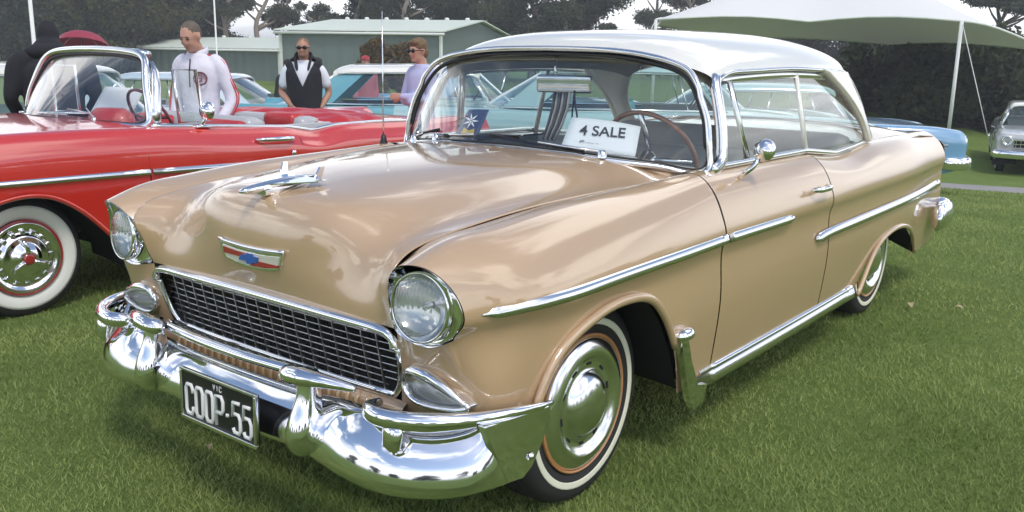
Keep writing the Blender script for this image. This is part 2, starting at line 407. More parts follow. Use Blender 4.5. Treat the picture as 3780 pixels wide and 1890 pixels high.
for s, q in zip((1, -1), quarters):
    lip = MB(); pts = [(x, s*(.936+np.interp(x, [-3.9, -3.2, -2.0], [-.06, -.012, .006])), z) for x, z in nspline(np.array(ARCH_R[1:-1]), 4)]
    lip.tube(pts, .014, 8, flat=.8); lip.build('arch_lip', M_tan, q)
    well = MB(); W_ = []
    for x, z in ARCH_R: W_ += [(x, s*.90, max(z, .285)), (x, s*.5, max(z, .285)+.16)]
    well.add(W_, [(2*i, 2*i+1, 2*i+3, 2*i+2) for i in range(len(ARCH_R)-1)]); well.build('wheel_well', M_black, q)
# dark jamb behind the door gaps
for s in (1, -1):
    for x in (-.672, -1.777): mb = MB(); mb.box((x, s*.855, .60), (.04, .06, .56)); mb.build('door_jamb', M_black, tan)
# tail: deck lid and rear panel
dk = np.array([[(x, y, z) for y, z in zip((-.80, -.6, -.3, 0, .3, .6, .80), (za, zb, zc, zc+.006, zc, zb, za))] for x, za, zb, zc in
               [(-2.70,.99,1.02,1.035),(-3.0,.985,1.03,1.05),(-3.35,.985,1.035,1.055),(-3.7,.98,1.015,1.035),(-3.95,.965,.975,.985),(-4.08,.93,.92,.92),(-4.13,.80,.80,.80),(-4.10,.55,.55,.55),(-4.05,.38,.38,.38)]])
grid_obj('trunk_lid', loft(dk, 6, 5), M_tan, tan, True)
for s in (1, -1):
    mb = MB(); mb.lathe([(0, .05), (.05, .045), (.062, .02), (.064, 0)], 20, Matrix.Translation((-4.075, s*.80, .87)) @ Matrix.Rotation(R(-90), 4, 'Y')); mb.build('tail_light', M_emred, tan)
# floor pan and firewall keep daylight out from under the body
mb = MB(); mb.box((-1.36, 0, .30), (1.75, 1.70, .04)); mb.box((-.1, 0, .30), (1.1, .95, .04)); mb.box((-3.2, 0, .30), (1.7, .95, .04)); mb.box((-.52, 0, .62), (.03, 1.60, .70)); mb.box((.12, 0, .60), (1.0, 1.12, .48)); mb.box((.60, 0, .60), (.03, 1.16, .32))
mb.build('underbody', M_black, tan)
# ---- roof
RF = [
 [(-.832,0,1.468),(-.925,0,1.512),(-1.2,0,1.552),(-1.8,0,1.566),(-2.35,0,1.551),(-2.70,0,1.505),(-2.86,0,1.468)],
 [(-.834,.22,1.463),(-.928,.22,1.508),(-1.2,.22,1.548),(-1.8,.22,1.561),(-2.35,.22,1.546),(-2.70,.22,1.500),(-2.85,.22,1.462)],
 [(-.842,.42,1.447),(-.94,.42,1.491),(-1.2,.42,1.530),(-1.8,.42,1.544),(-2.35,.42,1.529),(-2.68,.42,1.484),(-2.82,.42,1.447)],
 [(-.868,.56,1.420),(-.955,.56,1.460),(-1.21,.56,1.496),(-1.8,.56,1.509),(-2.33,.56,1.495),(-2.63,.56,1.455),(-2.76,.55,1.422)],
 [(-.912,.645,1.394),(-.985,.64,1.426),(-1.22,.64,1.456),(-1.8,.64,1.467),(-2.3,.64,1.455),(-2.58,.635,1.422),(-2.69,.62,1.393)],
 [(-.965,.695,1.365),(-1.02,.69,1.388),(-1.23,.69,1.411),(-1.8,.69,1.420),(-2.28,.69,1.410),(-2.52,.68,1.384),(-2.62,.665,1.360)],
 [(-.985,.708,1.345),(-1.03,.705,1.367),(-1.23,.705,1.388),(-1.8,.705,1.396),(-2.27,.705,1.387),(-2.50,.695,1.362),(-2.60,.68,1.338)],
]
rG = loft(np.array([[c[k] for c in RF] for k in range(7)]), 7, 6)
rM = rG[:, ::-1].copy(); rM[:, :, 1] *= -1
roof = grid_obj('roof', np.concatenate([rM, rG[:, 1:]], 1), M_white, tan)
lin = np.concatenate([rM, rG[:, 1:]], 1).copy(); lin[:, :, 2] -= .03; lin[:, :, 1] *= .965; lin[:, :, 0] = lin[:, :, 0]*.985-.03
grid_obj('headliner', lin, M_headliner, tan, True)
for s in (1, -1):
    # sail panel tapering down to the belt
    top = np.array([(-2.10,.705,1.386),(-2.32,.703,1.372),(-2.48,.694,1.354),(-2.575,.676,1.338),(-2.63,.640,1.366)])
    bot = np.array([(-2.70,.772,1.005),(-2.73,.77,1.005),(-2.77,.765,1.005),(-2.81,.755,1.008),(-2.85,.73,1.012)])
    G = []
    for t in np.linspace(0, 1, 9):
        row = []
        for j in range(5):
            p = top[j]*(1-t)+bot[j]*t
            pinch = math.sin(PI*t)*[-.11, -.05, 0, .05, .10][j]
            row.append((p[0]+pinch*.8, p[1]+.012*math.sin(PI*t), p[2]))
        G.append(row)
    G = np.array(G); G[:, :, 1] *= s
    sp = grid_obj('rear_pillar', loft(G, 3, 3), M_white, tan, s > 0)
    solidify(sp, .03, 1 if s > 0 else 1)
    mb = MB()   # drip rail and window header
    rail = [(p[0], s*(p[1]+.008), p[2]-.002) for p in nspline(np.array([(-.985,.708,1.343),(-1.03,.709,1.368),(-1.23,.709,1.387),(-1.8,.709,1.395),(-2.27,.709,1.386),(-2.50,.70,1.361),(-2.66,.74,1.20),(-2.72,.776,1.03)]), 6)]
    mb.tube(rail, .010, 8)
    mb.build('drip_rail', M_steel, tan)
    mb = MB()
    hd = [(p[0], s*p[1], p[2]) for p in nspline(np.array([(-.95,.715,1.29),(-.985,.71,1.330),(-1.05,.704,1.347),(-1.3,.704,1.360),(-1.8,.704,1.366),(-2.2,.704,1.356)]), 6)]
    mb.tube(hd, .017, 8, flat=.6, up=(0, 0, 1)); mb.build('window_header', M_steel, tan)
    # belt moulding
    mb = MB(); belt = [(x, s*(np.interp(x, [-2.75, -2.2, -.84], [.772, .800, .806])), np.interp(x, [-2.75, -2.45, -2.15, -1.75, -.8], [1.012, .997, .988, 1.028, 1.032])) for x in np.linspace(-.84, -2.74, 30)]
    mb.tube(belt, .013, 8, up=(0, 0, 1)); mb.build('belt_moulding', M_steel, tan)
    # vent window: divider bar, glass; door glass
    vt = MB(); vt.tube([(-1.165, s*.785, 1.035), (-1.10, s*.712, 1.345)], .011, 8); vt.tube([(-1.150, s*.789, 1.035), (-1.085, s*.716, 1.345)], .006, 6)
    vt.build('vent_bar', M_steel, tan)
    vb = MB(); vb.tube([(-.885, s*.795, 1.04), (-.93, s*.758, 1.20), (-.965, s*.725, 1.31), (-1.0, s*.712, 1.338), (-1.075, s*.705, 1.347)], .009, 6)
    vb.tube([(-1.178, s*.785, 1.035), (-1.114, s*.712, 1.345)], .007, 6); vb.build('window_seal', M_blackplastic, tan)
    def sg(name, lo, hi):
        G = np.array([[np.array(a)*(1-t)+np.array(b)*t+np.array((0, .012*math.sin(PI*t), 0)) for a, b in zip(lo, hi)] for t in np.linspace(0, 1, 7)]); G[:, :, 1] *= s
        grid_obj(name, G, M_glass, tan, s > 0)
    sg('vent_glass', [(-.885,.79,1.03), (-1.16,.785,1.03)], [(-.985,.708,1.34), (-1.095,.708,1.352)])
    sg('door_glass', [(-1.17,.785,1.03), (-1.45,.785,1.03), (-1.80,.785,1.02)], [(-1.10,.708,1.352), (-1.45,.700,1.365), (-1.80,.700,1.37)])
    sg('quarter_glass', [(-1.83,.785,1.01), (-2.3,.78,.985), (-2.68,.772,1.0)], [(-1.83,.70,1.37), (-2.0,.70,1.365), (-2.25,.70,1.36)])
    pb = MB(); pb.tube([(-1.815, s*.787, 1.01), (-1.815, s*.705, 1.37)], .016, 8, flat=.7); pb.build('centre_pillar', M_white, tan)
# ---- windshield
WS = [(0, 1.443), (.18, 1.441), (.34, 1.434), (.50, 1.413), (.585, 1.393), (.645, 1.366), (.69, 1.318), (.728, 1.255), (.755, 1.19), (.772, 1.11), (.782, 1.06), (.775, 1.034), (.745, 1.026)]
for y in (.66, .56, .45, .34, .22, .11): WS.append((y, ws_base(y)[2]+.004))
WSX = {0: -.86}
loopL = WS + [(0, ws_base(0)[2]+.004)] + [(-y, z) for y, z in WS[:0:-1]]
LP = np.array(loopL)
def ws_true(y, z):
    """windshield surface: bottom curve blended to the top curve"""
    xb = -.455-.57*abs(y)**2.07
    xt = -.86-.02*abs(y)-.30*max(0, abs(y)-.50)**1.5
    zb = 1.088-.109*y*y; zt = 1.443-.06*abs(y)**2
    t = np.clip((z-zb)/(zt-zb), 0, 1)
    return xb*(1-t)+xt*t + .012*math.sin(PI*t)
wsL = nspline(np.vstack([LP, LP[:1]]), 4)[:-1]
wind = disc_glass('windshield', wsL, ws_true, M_glass_wind, tan, 12)
fr = MB(); fr.tube([(ws_true(y, z)+.004, y, z) for y, z in wsL], [.0035 if z < 1.10 else .009 for y, z in wsL], 8, closed=True); fr.build('windshield_gasket', M_blackplastic, wind)
c0 = wsL.mean(0)
fr = MB(); fr.tube([(ws_true(y, z)+.012, y*1.0+np.sign(y)*.018*min(1, abs(y)/.3), z+(.022 if z > 1.3 else -.016 if z < 1.1 else .004)) for y, z in wsL], .012, 8, closed=True, flat=1.0)
fr.build('windshield_moulding', M_steel, wind)
# A-pillar covers (outer faces beside the glass)
for s in (1, -1):
    pts = np.array([(-.80,.800,1.020),(-.872,.802,1.045),(-.905,.790,1.11),(-.932,.765,1.20),(-.955,.735,1.28),(-.975,.712,1.335),(-1.0,.70,1.36)])
    pc = [(p[0], s*p[1], p[2]) for p in nspline(pts, 5)]
    a = MB(); a.tube(pc, .026, 10, flat=.9); a.build('front_pillar', M_steel, tan)
# wipers
for s, base, tip, bl in ((1, (-.505, .30, 1.092), (-.565, -.02, 1.15), .0), (-1, (-.505, -.30, 1.088), (-.63, -.62, 1.12), .0)):
    pass
def wiper(base, elbow, b0, b1):
    w = MB(); w.lathe([(0, .03), (.012, .028), (.018, .012), (.02, 0)], 14, Matrix.Translation(base))
    w.tube([Vector(base)+Vector((0, 0, .022)), elbow], [.006, .004], 6)
    o = w.build('wiper', M_steel, tan)
    k = MB(); k.tube([b0, ((Vector(b0)+Vector(b1))/2), b1], .005, 6); k.tube([Vector(b0)+Vector((-.004, 0, -.009)), Vector(b1)+Vector((-.004, 0, -.009))], .004, 4)
    k.build('wiper_blade', M_blackplastic, o)
def onws(y, z, off=.012): return (ws_true(y, z)+off, y, z)
wiper((-.555, .47, 1.062), onws(.22, 1.108, .02), onws(.40, 1.082), onws(-.02, 1.122))
wiper((-.53, -.36, 1.072), onws(-.10, 1.118, .02), onws(-.30, 1.100), onws(.12, 1.125))
wiper((-.60, -.56, 1.048), onws(-.50, 1.09, .02), onws(-.60, 1.075), onws(-.36, 1.118))
# rear window
rw_t = [(-2.62,-.60,1.37),(-2.78,-.45,1.425),(-2.845,-.2,1.452),(-2.855,0,1.458),(-2.845,.2,1.452),(-2.78,.45,1.425),(-2.62,.60,1.37)]
rw_b = [(-2.84,-.735,1.03),(-3.10,-.62,1.045),(-3.24,-.3,1.058),(-3.27,0,1.06),(-3.24,.3,1.058),(-3.10,.62,1.045),(-2.84,.735,1.03)]
G = np.array([[np.array(a)*(1-t)+np.array(b)*t+np.array((-.03, 0, .02))*math.sin(PI*t) for a, b in zip(rw_t, rw_b)] for t in np.linspace(0, 1, 6)])
rwin = grid_obj('rear_window', loft(G, 3, 5), M_glass, tan)
fr = MB(); fr.tube(list(nspline(np.array(rw_t), 5)), .02, 6); fr.tube(list(nspline(np.array(rw_b), 5)), .012, 6); fr.build('rear_window_frame', M_steel, rwin)
# ---- side chrome
def strip(name, pts, h, t, s, m=M_steel, taper=None):
    """flat moulding along the side: pts (x, y, z) centre line, height h, thickness t"""
    P = nspline(np.array(pts), 6); V = []; F = []; n = len(P)
    prof = [(-.5, 0), (-.40, 1.25), (0, 1.05), (.42, .55), (.5, 0)]
    for i, p in enumerate(P):
        q = 1.0 if taper is None else taper(i/(n-1))
        for a, b in prof: V.append((p[0], s*(p[1]+t*b*max(q, .3)), p[2]+h*a*q))
    for i in range(n-1):
        for k in range(4): F.append((i*5+k, i*5+k+1, (i+1)*5+k+1, (i+1)*5+k))
    F.append((0, 1, 2, 3, 4)); F.append(tuple((n-1)*5+k for k in (4, 3, 2, 1, 0)))
    if s < 0: F = [f[::-1] for f in F]
    return mesh_obj(name, V, F, m, tan)
for s in (1, -1):
    strip('side_moulding', [(.640,.884,.785),(.56,.914,.790),(.40,.949,.793),(.106,.957,.796),(-.3,.953,.798),(-.667,.944,.798)], .034, .012, s, taper=lambda t: min(1, .12+t*9))
    strip('side_moulding', [(-.677,.944,.798),(-.95,.946,.797),(-1.30,.948,.795)], .034, .012, s, taper=lambda t: min(1, .35+(1-t)*14))
    strip('quarter_moulding', [(-1.60,.941,.655),(-1.72,.941,.664),(-1.95,.942,.668),(-2.6,.934,.668),(-3.3,.915,.668),(-4.0,.862,.668)], .040, .016, s, taper=lambda t: min(1, .2+t*14))
    strip('rocker_moulding', [(-.56,.913,.262),(-1.4,.915,.264),(-2.28,.916,.272)], .052, .012, s)
    strip('rocker_moulding', [(-.575,.908,.302),(-1.4,.912,.304),(-2.24,.914,.310)], .016, .012, s)
    # stone shield behind the front wheel
    V = [(-.335,.938,.505),(-.405,.938,.505),(-.585,.918,.225),(-.46,.914,.195),(-.43,.917,.26)]
    P2 = [(-.328,.505),(-.380,.505),(-.425,.40),(-.505,.285),(-.580,.268),(-.566,.205),(-.49,.192),(-.445,.24),(-.385,.37)]
    V = [(x, s*(.931-.06*max(0, .45-z)*.9+.004), z) for x, z in P2]+[(x, s*(.931-.06*max(0, .45-z)*.9+.028), z) for x, z in [(a*.97+(-.44)*.03, b) for a, b in P2]]
    n = len(P2); F = [tuple(range(n, 2*n))]+[(i, (i+1) % n, n+(i+1) % n, n+i) for i in range(n)]
    sh = mesh_obj('stone_shield', V, F, M_chrome, tan, False)
    mb = MB(); mb.lathe([(0, .02), (.018, .018), (.03, .008), (.034, -.006), (.03, -.015), (0, -.02)], 20, Matrix.Translation((-.37, s*.952, .512)) @ Matrix.Rotation(s*R(-12), 4, 'X') @ Matrix.Diagonal((1.7, .9, .9, 1)))
    mb.build('shield_cap', M_chrome, sh)
    # door handle on the door, sub-part
    mb = MB(); mb.tube([(-1.50, s*.945, .885), (-1.53, s*.975, .888), (-1.62, s*.98, .888), (-1.66, s*.972, .887), (-1.68, s*.94, .885)], [.010, .013, .013, .012, .012], 8, flat=.7)
    mb.build('door_handle', M_chrome, doors[0 if s > 0 else 1])
    # door mirror
    if s > 0:
        mb = MB(); mb.tube([(-.93, s*.86, .985), (-.96, s*.90, 1.03), (-.98, s*.92, 1.075)], .010, 8)
        mb.lathe([(0, .03), (.025, .025), (.042, .010), (.045, 0), (.040, -.004), (0, -.004)], 20, Matrix.Translation((-.985, s*.93, 1.095)) @ Matrix.Rotation(R(75), 4, 'Y'))
        mb.build('door_mirror', M_chrome, doors[0])
# ---- headlights
HL = (.702, .734, .791)
for s in (1, -1):
    hl = MB()
    T = Matrix.Translation((HL[0], s*HL[1], HL[2])) @ Matrix.Rotation(s*R(6), 4, 'Z') @ Matrix.Rotation(R(90-4), 4, 'Y')
    hl.lathe([(.0885, .012), (.0915, .015), (.0955, .011), (.097, 0), (.094, -.02), (.089, -.03)], 48, T)
    o = hl.build('headlight', M_chrome, tan)
    # chrome housing between the ring and the rim of the fender
    rim = []
    rim += list(nspline(np.array([c_[54] for c_ in fD]), 9)[:8*9+1])
    for k in range(55, 82): rim.append(fD[8][k])
    hc = [np.array(p) for p in rim]
    hood_edge = [hG[i, -1] for i in range(len(hG)) if .70 < hG[i, -1][2] < .872 and hG[i, -1][0] > .6]
    hc += [np.array(p) for p in hood_edge[::-1]]
    hc = np.array(hc); ang = np.arctan2(hc[:, 2]-HL[2], hc[:, 1]-HL[1]); hc = hc[np.argsort(ang)]; ang = np.sort(ang)
    A = np.linspace(-PI, PI, 65)[:-1]
    rr = [np.interp(A, ang, hc[:, k], period=2*PI) for k in range(3)]
    V = []; F = []
    for i, a in enumerate(A):
        e = np.array((rr[0][i], rr[1][i], rr[2][i])); c_ = np.array((HL[0]-.015, HL[1]+.094*math.cos(a), HL[2]+.094*math.sin(a)))
        V += [e*.985+c_*.015+np.array((.006, 0, 0)), (e*.93+c_*.07)+np.array((-.006, 0, 0)), (e*.5+c_*.5)+np.array((-.014, 0, 0)), c_+np.array((-.006, 0, 0))]
    for i in range(64):
        j = (i+1) % 64
        for k in range(3): F.append((i*4+k, i*4+k+1, j*4+k+1, j*4+k))
    V = np.array(V); V[:, 1] *= s
    mesh_obj('headlight_housing', V, F if s > 0 else [f[::-1] for f in F], M_chrome, o)
    b = MB(); b.lathe([(.090, .006), (.078, -.016), (.052, -.033), (.022, -.042), (0, -.044)], 40, T); b.build('headlight_reflector', M_chrome, o)
    b = MB(); b.lathe([(0, -.012), (.008, -.015), (.010, -.028), (.008, -.04)], 16, T); b.build('bulb_shield', M_steel, o)
    b = MB(); prof = [(.0895, .010), (.075, .019), (.05, .027), (.025, .031), (0.0005, .032)]; b.lathe(prof, 48, T); b.build('headlight_lens', None, o, mats=[None])
for o in bpy.data.objects:
    if o.name.startswith('headlight_lens'): o.data.materials.clear(); o.data.materials.append(bpy.data.materials.get('lens_glass') or bpy.data.materials.new('lens_glass'))
lg = bpy.data.materials['lens_glass']; lg.use_nodes = True
def build_lens(m):
    n, l = m.node_tree.nodes, m.node_tree.links; n.clear()
    o = n.new('ShaderNodeOutputMaterial'); t = n.new('ShaderNodeBsdfTransparent'); t.inputs[0].default_value = (.93, .95, .95, 1)
    g = n.new('ShaderNodeBsdfGlossy'); g.inputs['Roughness'].default_value = .05
    d = n.new('ShaderNodeBsdfTranslucent'); d.inputs[0].default_value = (.8, .83, .85, 1)
    f = n.new('ShaderNodeFresnel'); gm = n.new('ShaderNodeNewGeometry'); iv = n.new('ShaderNodeMapRange'); l.new(gm.outputs['Backfacing'], iv.inputs['Value']); iv.inputs['To Min'].default_value = 1.55; iv.inputs['To Max'].default_value = 1/1.55; l.new(iv.outputs[0], f.inputs['IOR'])
    co = n.new('ShaderNodeTexCoord'); w = n.new('ShaderNodeTexWave'); w.bands_direction = 'Y'; w.inputs['Scale'].default_value = 26; w.inputs['Distortion'].default_value = 0.3
    l.new(co.outputs['Object'], w.inputs['Vector'])
    bp = n.new('ShaderNodeBump'); bp.inputs['Strength'].default_value = .22; bp.inputs['Distance'].default_value = .004; l.new(w.outputs['Fac'], bp.inputs['Height'])
    l.new(bp.outputs[0], g.inputs['Normal']); l.new(bp.outputs[0], f.inputs['Normal'])
    k = n.new('ShaderNodeMath'); k.operation = 'MULTIPLY'; k.inputs[1].default_value = 2.4; k.use_clamp = True; l.new(f.outputs[0], k.inputs[0])
    a = n.new('ShaderNodeMixShader'); a.inputs[0].default_value = .30; l.new(t.outputs[0], a.inputs[1]); l.new(d.outputs[0], a.inputs[2])
    x = n.new('ShaderNodeMixShader'); l.new(k.outputs[0], x.inputs[0]); l.new(a.outputs[0], x.inputs[1]); l.new(g.outputs[0], x.inputs[2]); l.new(x.outputs[0], o.inputs[0])
build_lens(lg)
# ---- grille
M_gbar = mat('dull_grille_steel', (.62, .63, .64), .3, 1.0)
gr = MB(); GX = .668
frame = [(-.590,.690),(-.30,.694),(0,.696),(.30,.694),(.53,.690),(.575,.672),(.600,.635),(.602,.56),(.590,.505),(.560,.484),(.30,.480),(0,.478),(-.30,.480),(-.560,.484),(-.590,.505),(-.602,.56),(-.600,.635),(-.575,.672),(-.53,.690)]
frame[0] = (-.50, .691)
def gfx(y): return GX-.012*(y/.6)**4
top = [(gfx(y)+.010, y, z) for y, z in [(-.600,.640),(-.590,.668),(-.560,.682),(-.50,.687),(-.25,.690),(0,.691),(.25,.690),(.50,.687),(.560,.682),(.590,.668),(.600,.640)]]
def gx(y, z): return gfx(y)-.20*(.69-z)
gr.tube(list(nspline(np.array(top), 5)), .019, 10, flat=.8)
side = lambda s: [(gx(.6,.64)+.012, s*.600, .640), (gx(.6,.58)+.006, s*.596, .58), (gx(.6,.515)+.004, s*.575, .512), (gx(.6,.48)+.002, s*.548, .478)]
gr.tube(list(nspline(np.array(side(1)), 5)), .012, 8); gr.tube(list(nspline(np.array(side(-1)), 5)), .012, 8)
gr.tube([(gx(y,.476)+.002, y, .474+.004*(y/.55)**2) for y in np.linspace(-.548, .548, 15)], .013, 8)
grille = gr.build('grille', M_chrome, tan)
bk = MB(); bk.box((.578, 0, .585), (.01, 1.16, .22), rot=(0, R(11), 0)); bk.build('grille_backing', M_black, grille)
cell = 0
for i, y in enumerate(np.linspace(-.590, .590, 20)[1:-1]):
    b = MB(); lean = .012
    b.box((gx(y, .581)-.012, y*.965, .581), (.030, .0042, .200), rot=(0, R(11), 0)); b.build('grille_bar', M_gbar, grille)
for k, z in enumerate(np.linspace(.480, .684, 10)[1:-1]):
    b = MB(); b.tube([(gx(y, z)-.004, y*(.94+.06*(z-.48)/.2), z) for y in np.linspace(-.585, .585, 15)], .0025, 4, up=(0, 0, 1)); b.build('grille_bar', M_gbar, grille)
# lower pan with its row of raised ribs
pan = loft(np.array([[(x, y, z) for y in (-.60, -.3, 0, .3, .60)] for x, z in ((.622, .468), (.644, .450), (.650, .42), (.640, .38), (.60, .35))]), 4, 4)
po = grid_obj('gravel_pan', pan, M_tan, tan)
for y in np.linspace(-.50, .50, 26):
    b = MB(); b.tube([(.634, y, .460), (.652, y, .446), (.659, y, .42), (.648, y, .385)], [.004, .007, .007, .004], 6); b.build('pan_rib', M_tan, po)
# ---- parking lights
for s in (1, -1):
    loop = [(.627,.540),(.632,.566),(.650,.582),(.688,.586),(.733,.581),(.788,.562),(.836,.540),(.853,.527),(.838,.518),(.788,.508),(.728,.500),(.678,.502),(.643,.515)]
    L = nspline(np.array(loop+loop[:1]), 4)[:-1]
    def px(y): return .641-.45*max(0, y-.76)**1.6
    c_ = L.mean(0)
    o = MB(); o.tube([(px(y)+.022, s*y, z) for y, z in L], .008, 8, closed=True)
    V = []; n = len(L)
    for y, z in L: V += [(px(y)+.022, s*y, z), (px(y)-.02, s*(c_[0]+(y-c_[0])*1.02), c_[1]+(z-c_[1])*1.08)]
    o.add(V, [(2*i, 2*i+1, 2*((i+1) % n)+1, 2*((i+1) % n)) for i in range(n)])
    hoodp = [(px(y)+.028, s*y, z) for y, z in nspline(np.array([(.632,.555),(.650,.585),(.688,.592),(.733,.587),(.788,.568),(.850,.534)]), 5)]
    o.tube(hoodp, [.006+.012*math.sin(PI*k/(len(hoodp)-1)) for k in range(len(hoodp))], 8)
    pk = o.build('parking_light', M_chrome, tan)
    V = [(px(c_[0])+.028, s*c_[0], c_[1])]; 
    for t in (.5, .8, 1.0):
        for y, z in L: yy = c_[0]+(y-c_[0])*t; V.append((px(yy)+.022+.012*(1-t*t), s*yy, c_[1]+(z-c_[1])*t))
    F = [(0, 1+i, 1+(i+1) % n) for i in range(n)]+[(1+k*n+i, 1+(k+1)*n+i, 1+(k+1)*n+(i+1) % n, 1+k*n+(i+1) % n) for k in range(2) for i in range(n)]
    mesh_obj('parking_lens', V, F, lg, pk)
    V2 = [(v[0]-.016, v[1], v[2]) for v in V]; mesh_obj('parking_reflector', V2, F, M_steel, pk)
# ---- bumper
bp_ = MB()
def section_sweep(mb, path, prof_fn, n):
    """path: list of (x,y,z); prof_fn(i)-> list of (out, up) offsets; outwards = plan normal"""
    P = np.array(path); V = []; F = []; N = len(P)
    for i in range(N):
        t = P[min(i+1, N-1)]-P[max(i-1, 0)]; t[2] = 0; t /= np.linalg.norm(t); nrm = np.array((t[1], -t[0], 0))
        if np.dot(nrm, (1, 0, 0))+np.dot(nrm, (0, P[i][1], 0))*.2 < 0: nrm = -nrm
        for a, b in prof_fn(i): V.append(P[i]+nrm*a+np.array((0, 0, b)))
    k = len(prof_fn(0))
    for i in range(N-1):
        for q in range(k-1): F.append((i*k+q, i*k+q+1, (i+1)*k+q+1, (i+1)*k+q))
    mb.add(V, F)
    return V
half = nspline(np.array([(.808,0,.388),(.806,.16,.388),(.802,.32,.390),(.812,.44,.398),(.820,.56,.400),(.816,.66,.392),(.790,.745,.386),(.745,.825,.388),(.700,.886,.398),(.655,.926,.410),(.628,.940,.414)]), 5)
path = np.vstack([half[::-1]*np.array((1, -1, 1)), half[1:]])
def bprof(i):
    y = abs(path[i][1]); x = path[i][0]
    h = np.interp(y, [0, .33, .46, .62, .74, .95], [.074, .074, .086, .092, .092, .092])
    if x < .60: h = np.interp(x, [.43, .60], [.066, .092])
    d = np.interp(y, [0, .40, .55, .95], [.036, .036, .05, .030])
    pts = []
    for a in np.linspace(-1, 1, 17):
        q = a+.74
        out = d-(.30*q*q*h if q > 0 else 2.6*q*q*h)
        pts.append((out-.01, h*a))
    return [(-.06, -h*.94)]+pts+[(-.07, h*.96)]
section_sweep(bp_, path, bprof, 0)
_k = len(bprof(0)); _n = len(path)
for r_ in range(9):                 # the last rows close onto the edge of the end plate
    w_ = (1-r_/9.0)**1.5
    for i_, s_ in ((r_, -1), (_n-1-r_, 1)):
        for q_ in range(_k):
            t_ = min(1, max(0, (q_-1)/(_k-3))); e_ = np.array((.594, .949, .322))*(1-t_)+np.array((.670, .938, .486))*t_
            if q_ in (0, _k-1): e_ = e_+np.array((0, -.05, 0))
            e_[1] *= s_; v_ = np.array(bp_.v[i_*_k+q_]); bp_.v[i_*_k+q_] = tuple(v_*(1-w_)+e_*w_)
bumper = bp_.build('front_bumper', M_chrome, tan)
for s in (1, -1):
    # upper wing bar
    w = nspline(np.array([(.735,.605,.503),(.785,.622,.507),(.812,.662,.509),(.808,.722,.509),(.778,.792,.510),(.725,.855,.511),(.655,.903,.511),(.560,.938,.509),(.470,.955,.503),(.415,.957,.499)]), 5); w[:, 1] *= s
    n = len(w); rad = [.014+.013*min(1, i/6) if i < 8 else .027-.020*max(0, (i-22)/(n-23)) for i in range(n)]
    b = MB(); b.tube(w, rad, 12, flat=.85, up=(0, 0, 1)); wing = b.build('bumper_wing', M_chrome, bumper)
    # overrider tongue under the wing
    b = MB(); b.tube([(.800, s*.728, .505), (.812, s*.732, .475), (.818, s*.732, .440), (.812, s*.730, .420)], [.034, .036, .032, .016], 12, flat=.45, up=(0, 1, 0)); b.build('bumper_tongue', M_chrome, bumper)
    # side end plate behind the bend
    ex = [(.682,.932,.503),(.44,.962,.496),(.428,.957,.455),(.462,.955,.395),(.505,.953,.338),(.540,.951,.318),(.602,.949,.326),(.648,.941,.42)]
    V = [(x, s*(y+.004), z) for x, y, z in ex]+[(x, s*(y-.02), z) for x, y, z in ex]; k = len(ex)
    b = MB(); b.add(V, [tuple(range(k))]+[(i, i+k, (i+1) % k+k, (i+1) % k) for i in range(k)], 0, False); ep = b.build('bumper_end', M_chrome, bumper)
    b = MB(); b.lathe([(0, .008), (.008, .006), (.011, 0)], 14, Matrix.Translation((.512, s*.960, .372)) @ Matrix.Rotation(-s*R(90), 4, 'X')); b.build('bumper_bolt', M_steel, ep)
    # guard: bullet body with a blade cap
    g = MB(); yc = .395
    prof = [(.838,.560,.026,.026),(.838,.525,.026,.028),(.840,.485,.029,.034),(.847,.445,.038,.042),(.853,.405,.045,.048),(.854,.365,.044,.048),(.847,.330,.032,.036),(.835,.313,.012,.016)]
    V = []; F = []; n = 20
    P = nspline(np.array(prof), 4)
    for (x, z, ry, rx) in P:
        for k in range(n): a = 2*PI*k/n; V.append((x-.03+rx*math.cos(a)*1.25, s*(yc+ry*math.sin(a)), z))
    for i in range(len(P)-1):
        for k in range(n): q = (k+1) % n; F.append((i*n+k, i*n+q, (i+1)*n+q, (i+1)*n+k))
    g.add(V, F); go = g.build('bumper_guard', M_chrome, bumper)
    c = MB(); cp = nspline(np.array([(.810,.325,.548),(.830,.345,.552),(.838,.392,.558),(.832,.442,.560),(.816,.492,.557),(.796,.535,.551),(.782,.562,.546)]), 4); cp[:, 1] *= s
    m_ = len(cp); c.tube(cp, [.008+.020*math.sin(PI*min(1, (i+2)/(m_*.62)))**.7 if i < m_*.36 else .028-.019*((i-m_*.36)/(m_*.64))**.8 for i in range(m_)], 12, flat=1.25, up=(0, 0, 1)); c.build('guard_cap', M_chrome, go)
cb = MB(); cb.tube([(.772+.026*(1-(y/.37)**2), y, .540) for y in np.linspace(-.37, .37, 19)], .0165, 12, flat=1.55, up=(0, 0, 1)); cb.build('bumper_crossbar', M_chrome, bumper)
cb = MB(); cb.tube([(.740+.02*(1-(y/.41)**2), y, .462) for y in np.linspace(-.40, .40, 15)], .008, 8, up=(0, 0, 1)); cb.build('bumper_rail', M_steel, bumper)
rb = MB(); rp = [(-4.02,.94,.47),(-4.14,.86,.47),(-4.22,.6,.47),(-4.25,0,.47),(-4.22,-.6,.47),(-4.14,-.86,.47),(-4.02,-.94,.47)]
rb.tube(list(nspline(np.array([(-3.75,.945,.47)]+rp+[(-3.75,-.945,.47)]), 5)), .085, 12, flat=.45, up=(0, 0, 1)); rb.build('rear_bumper', M_chrome, tan)
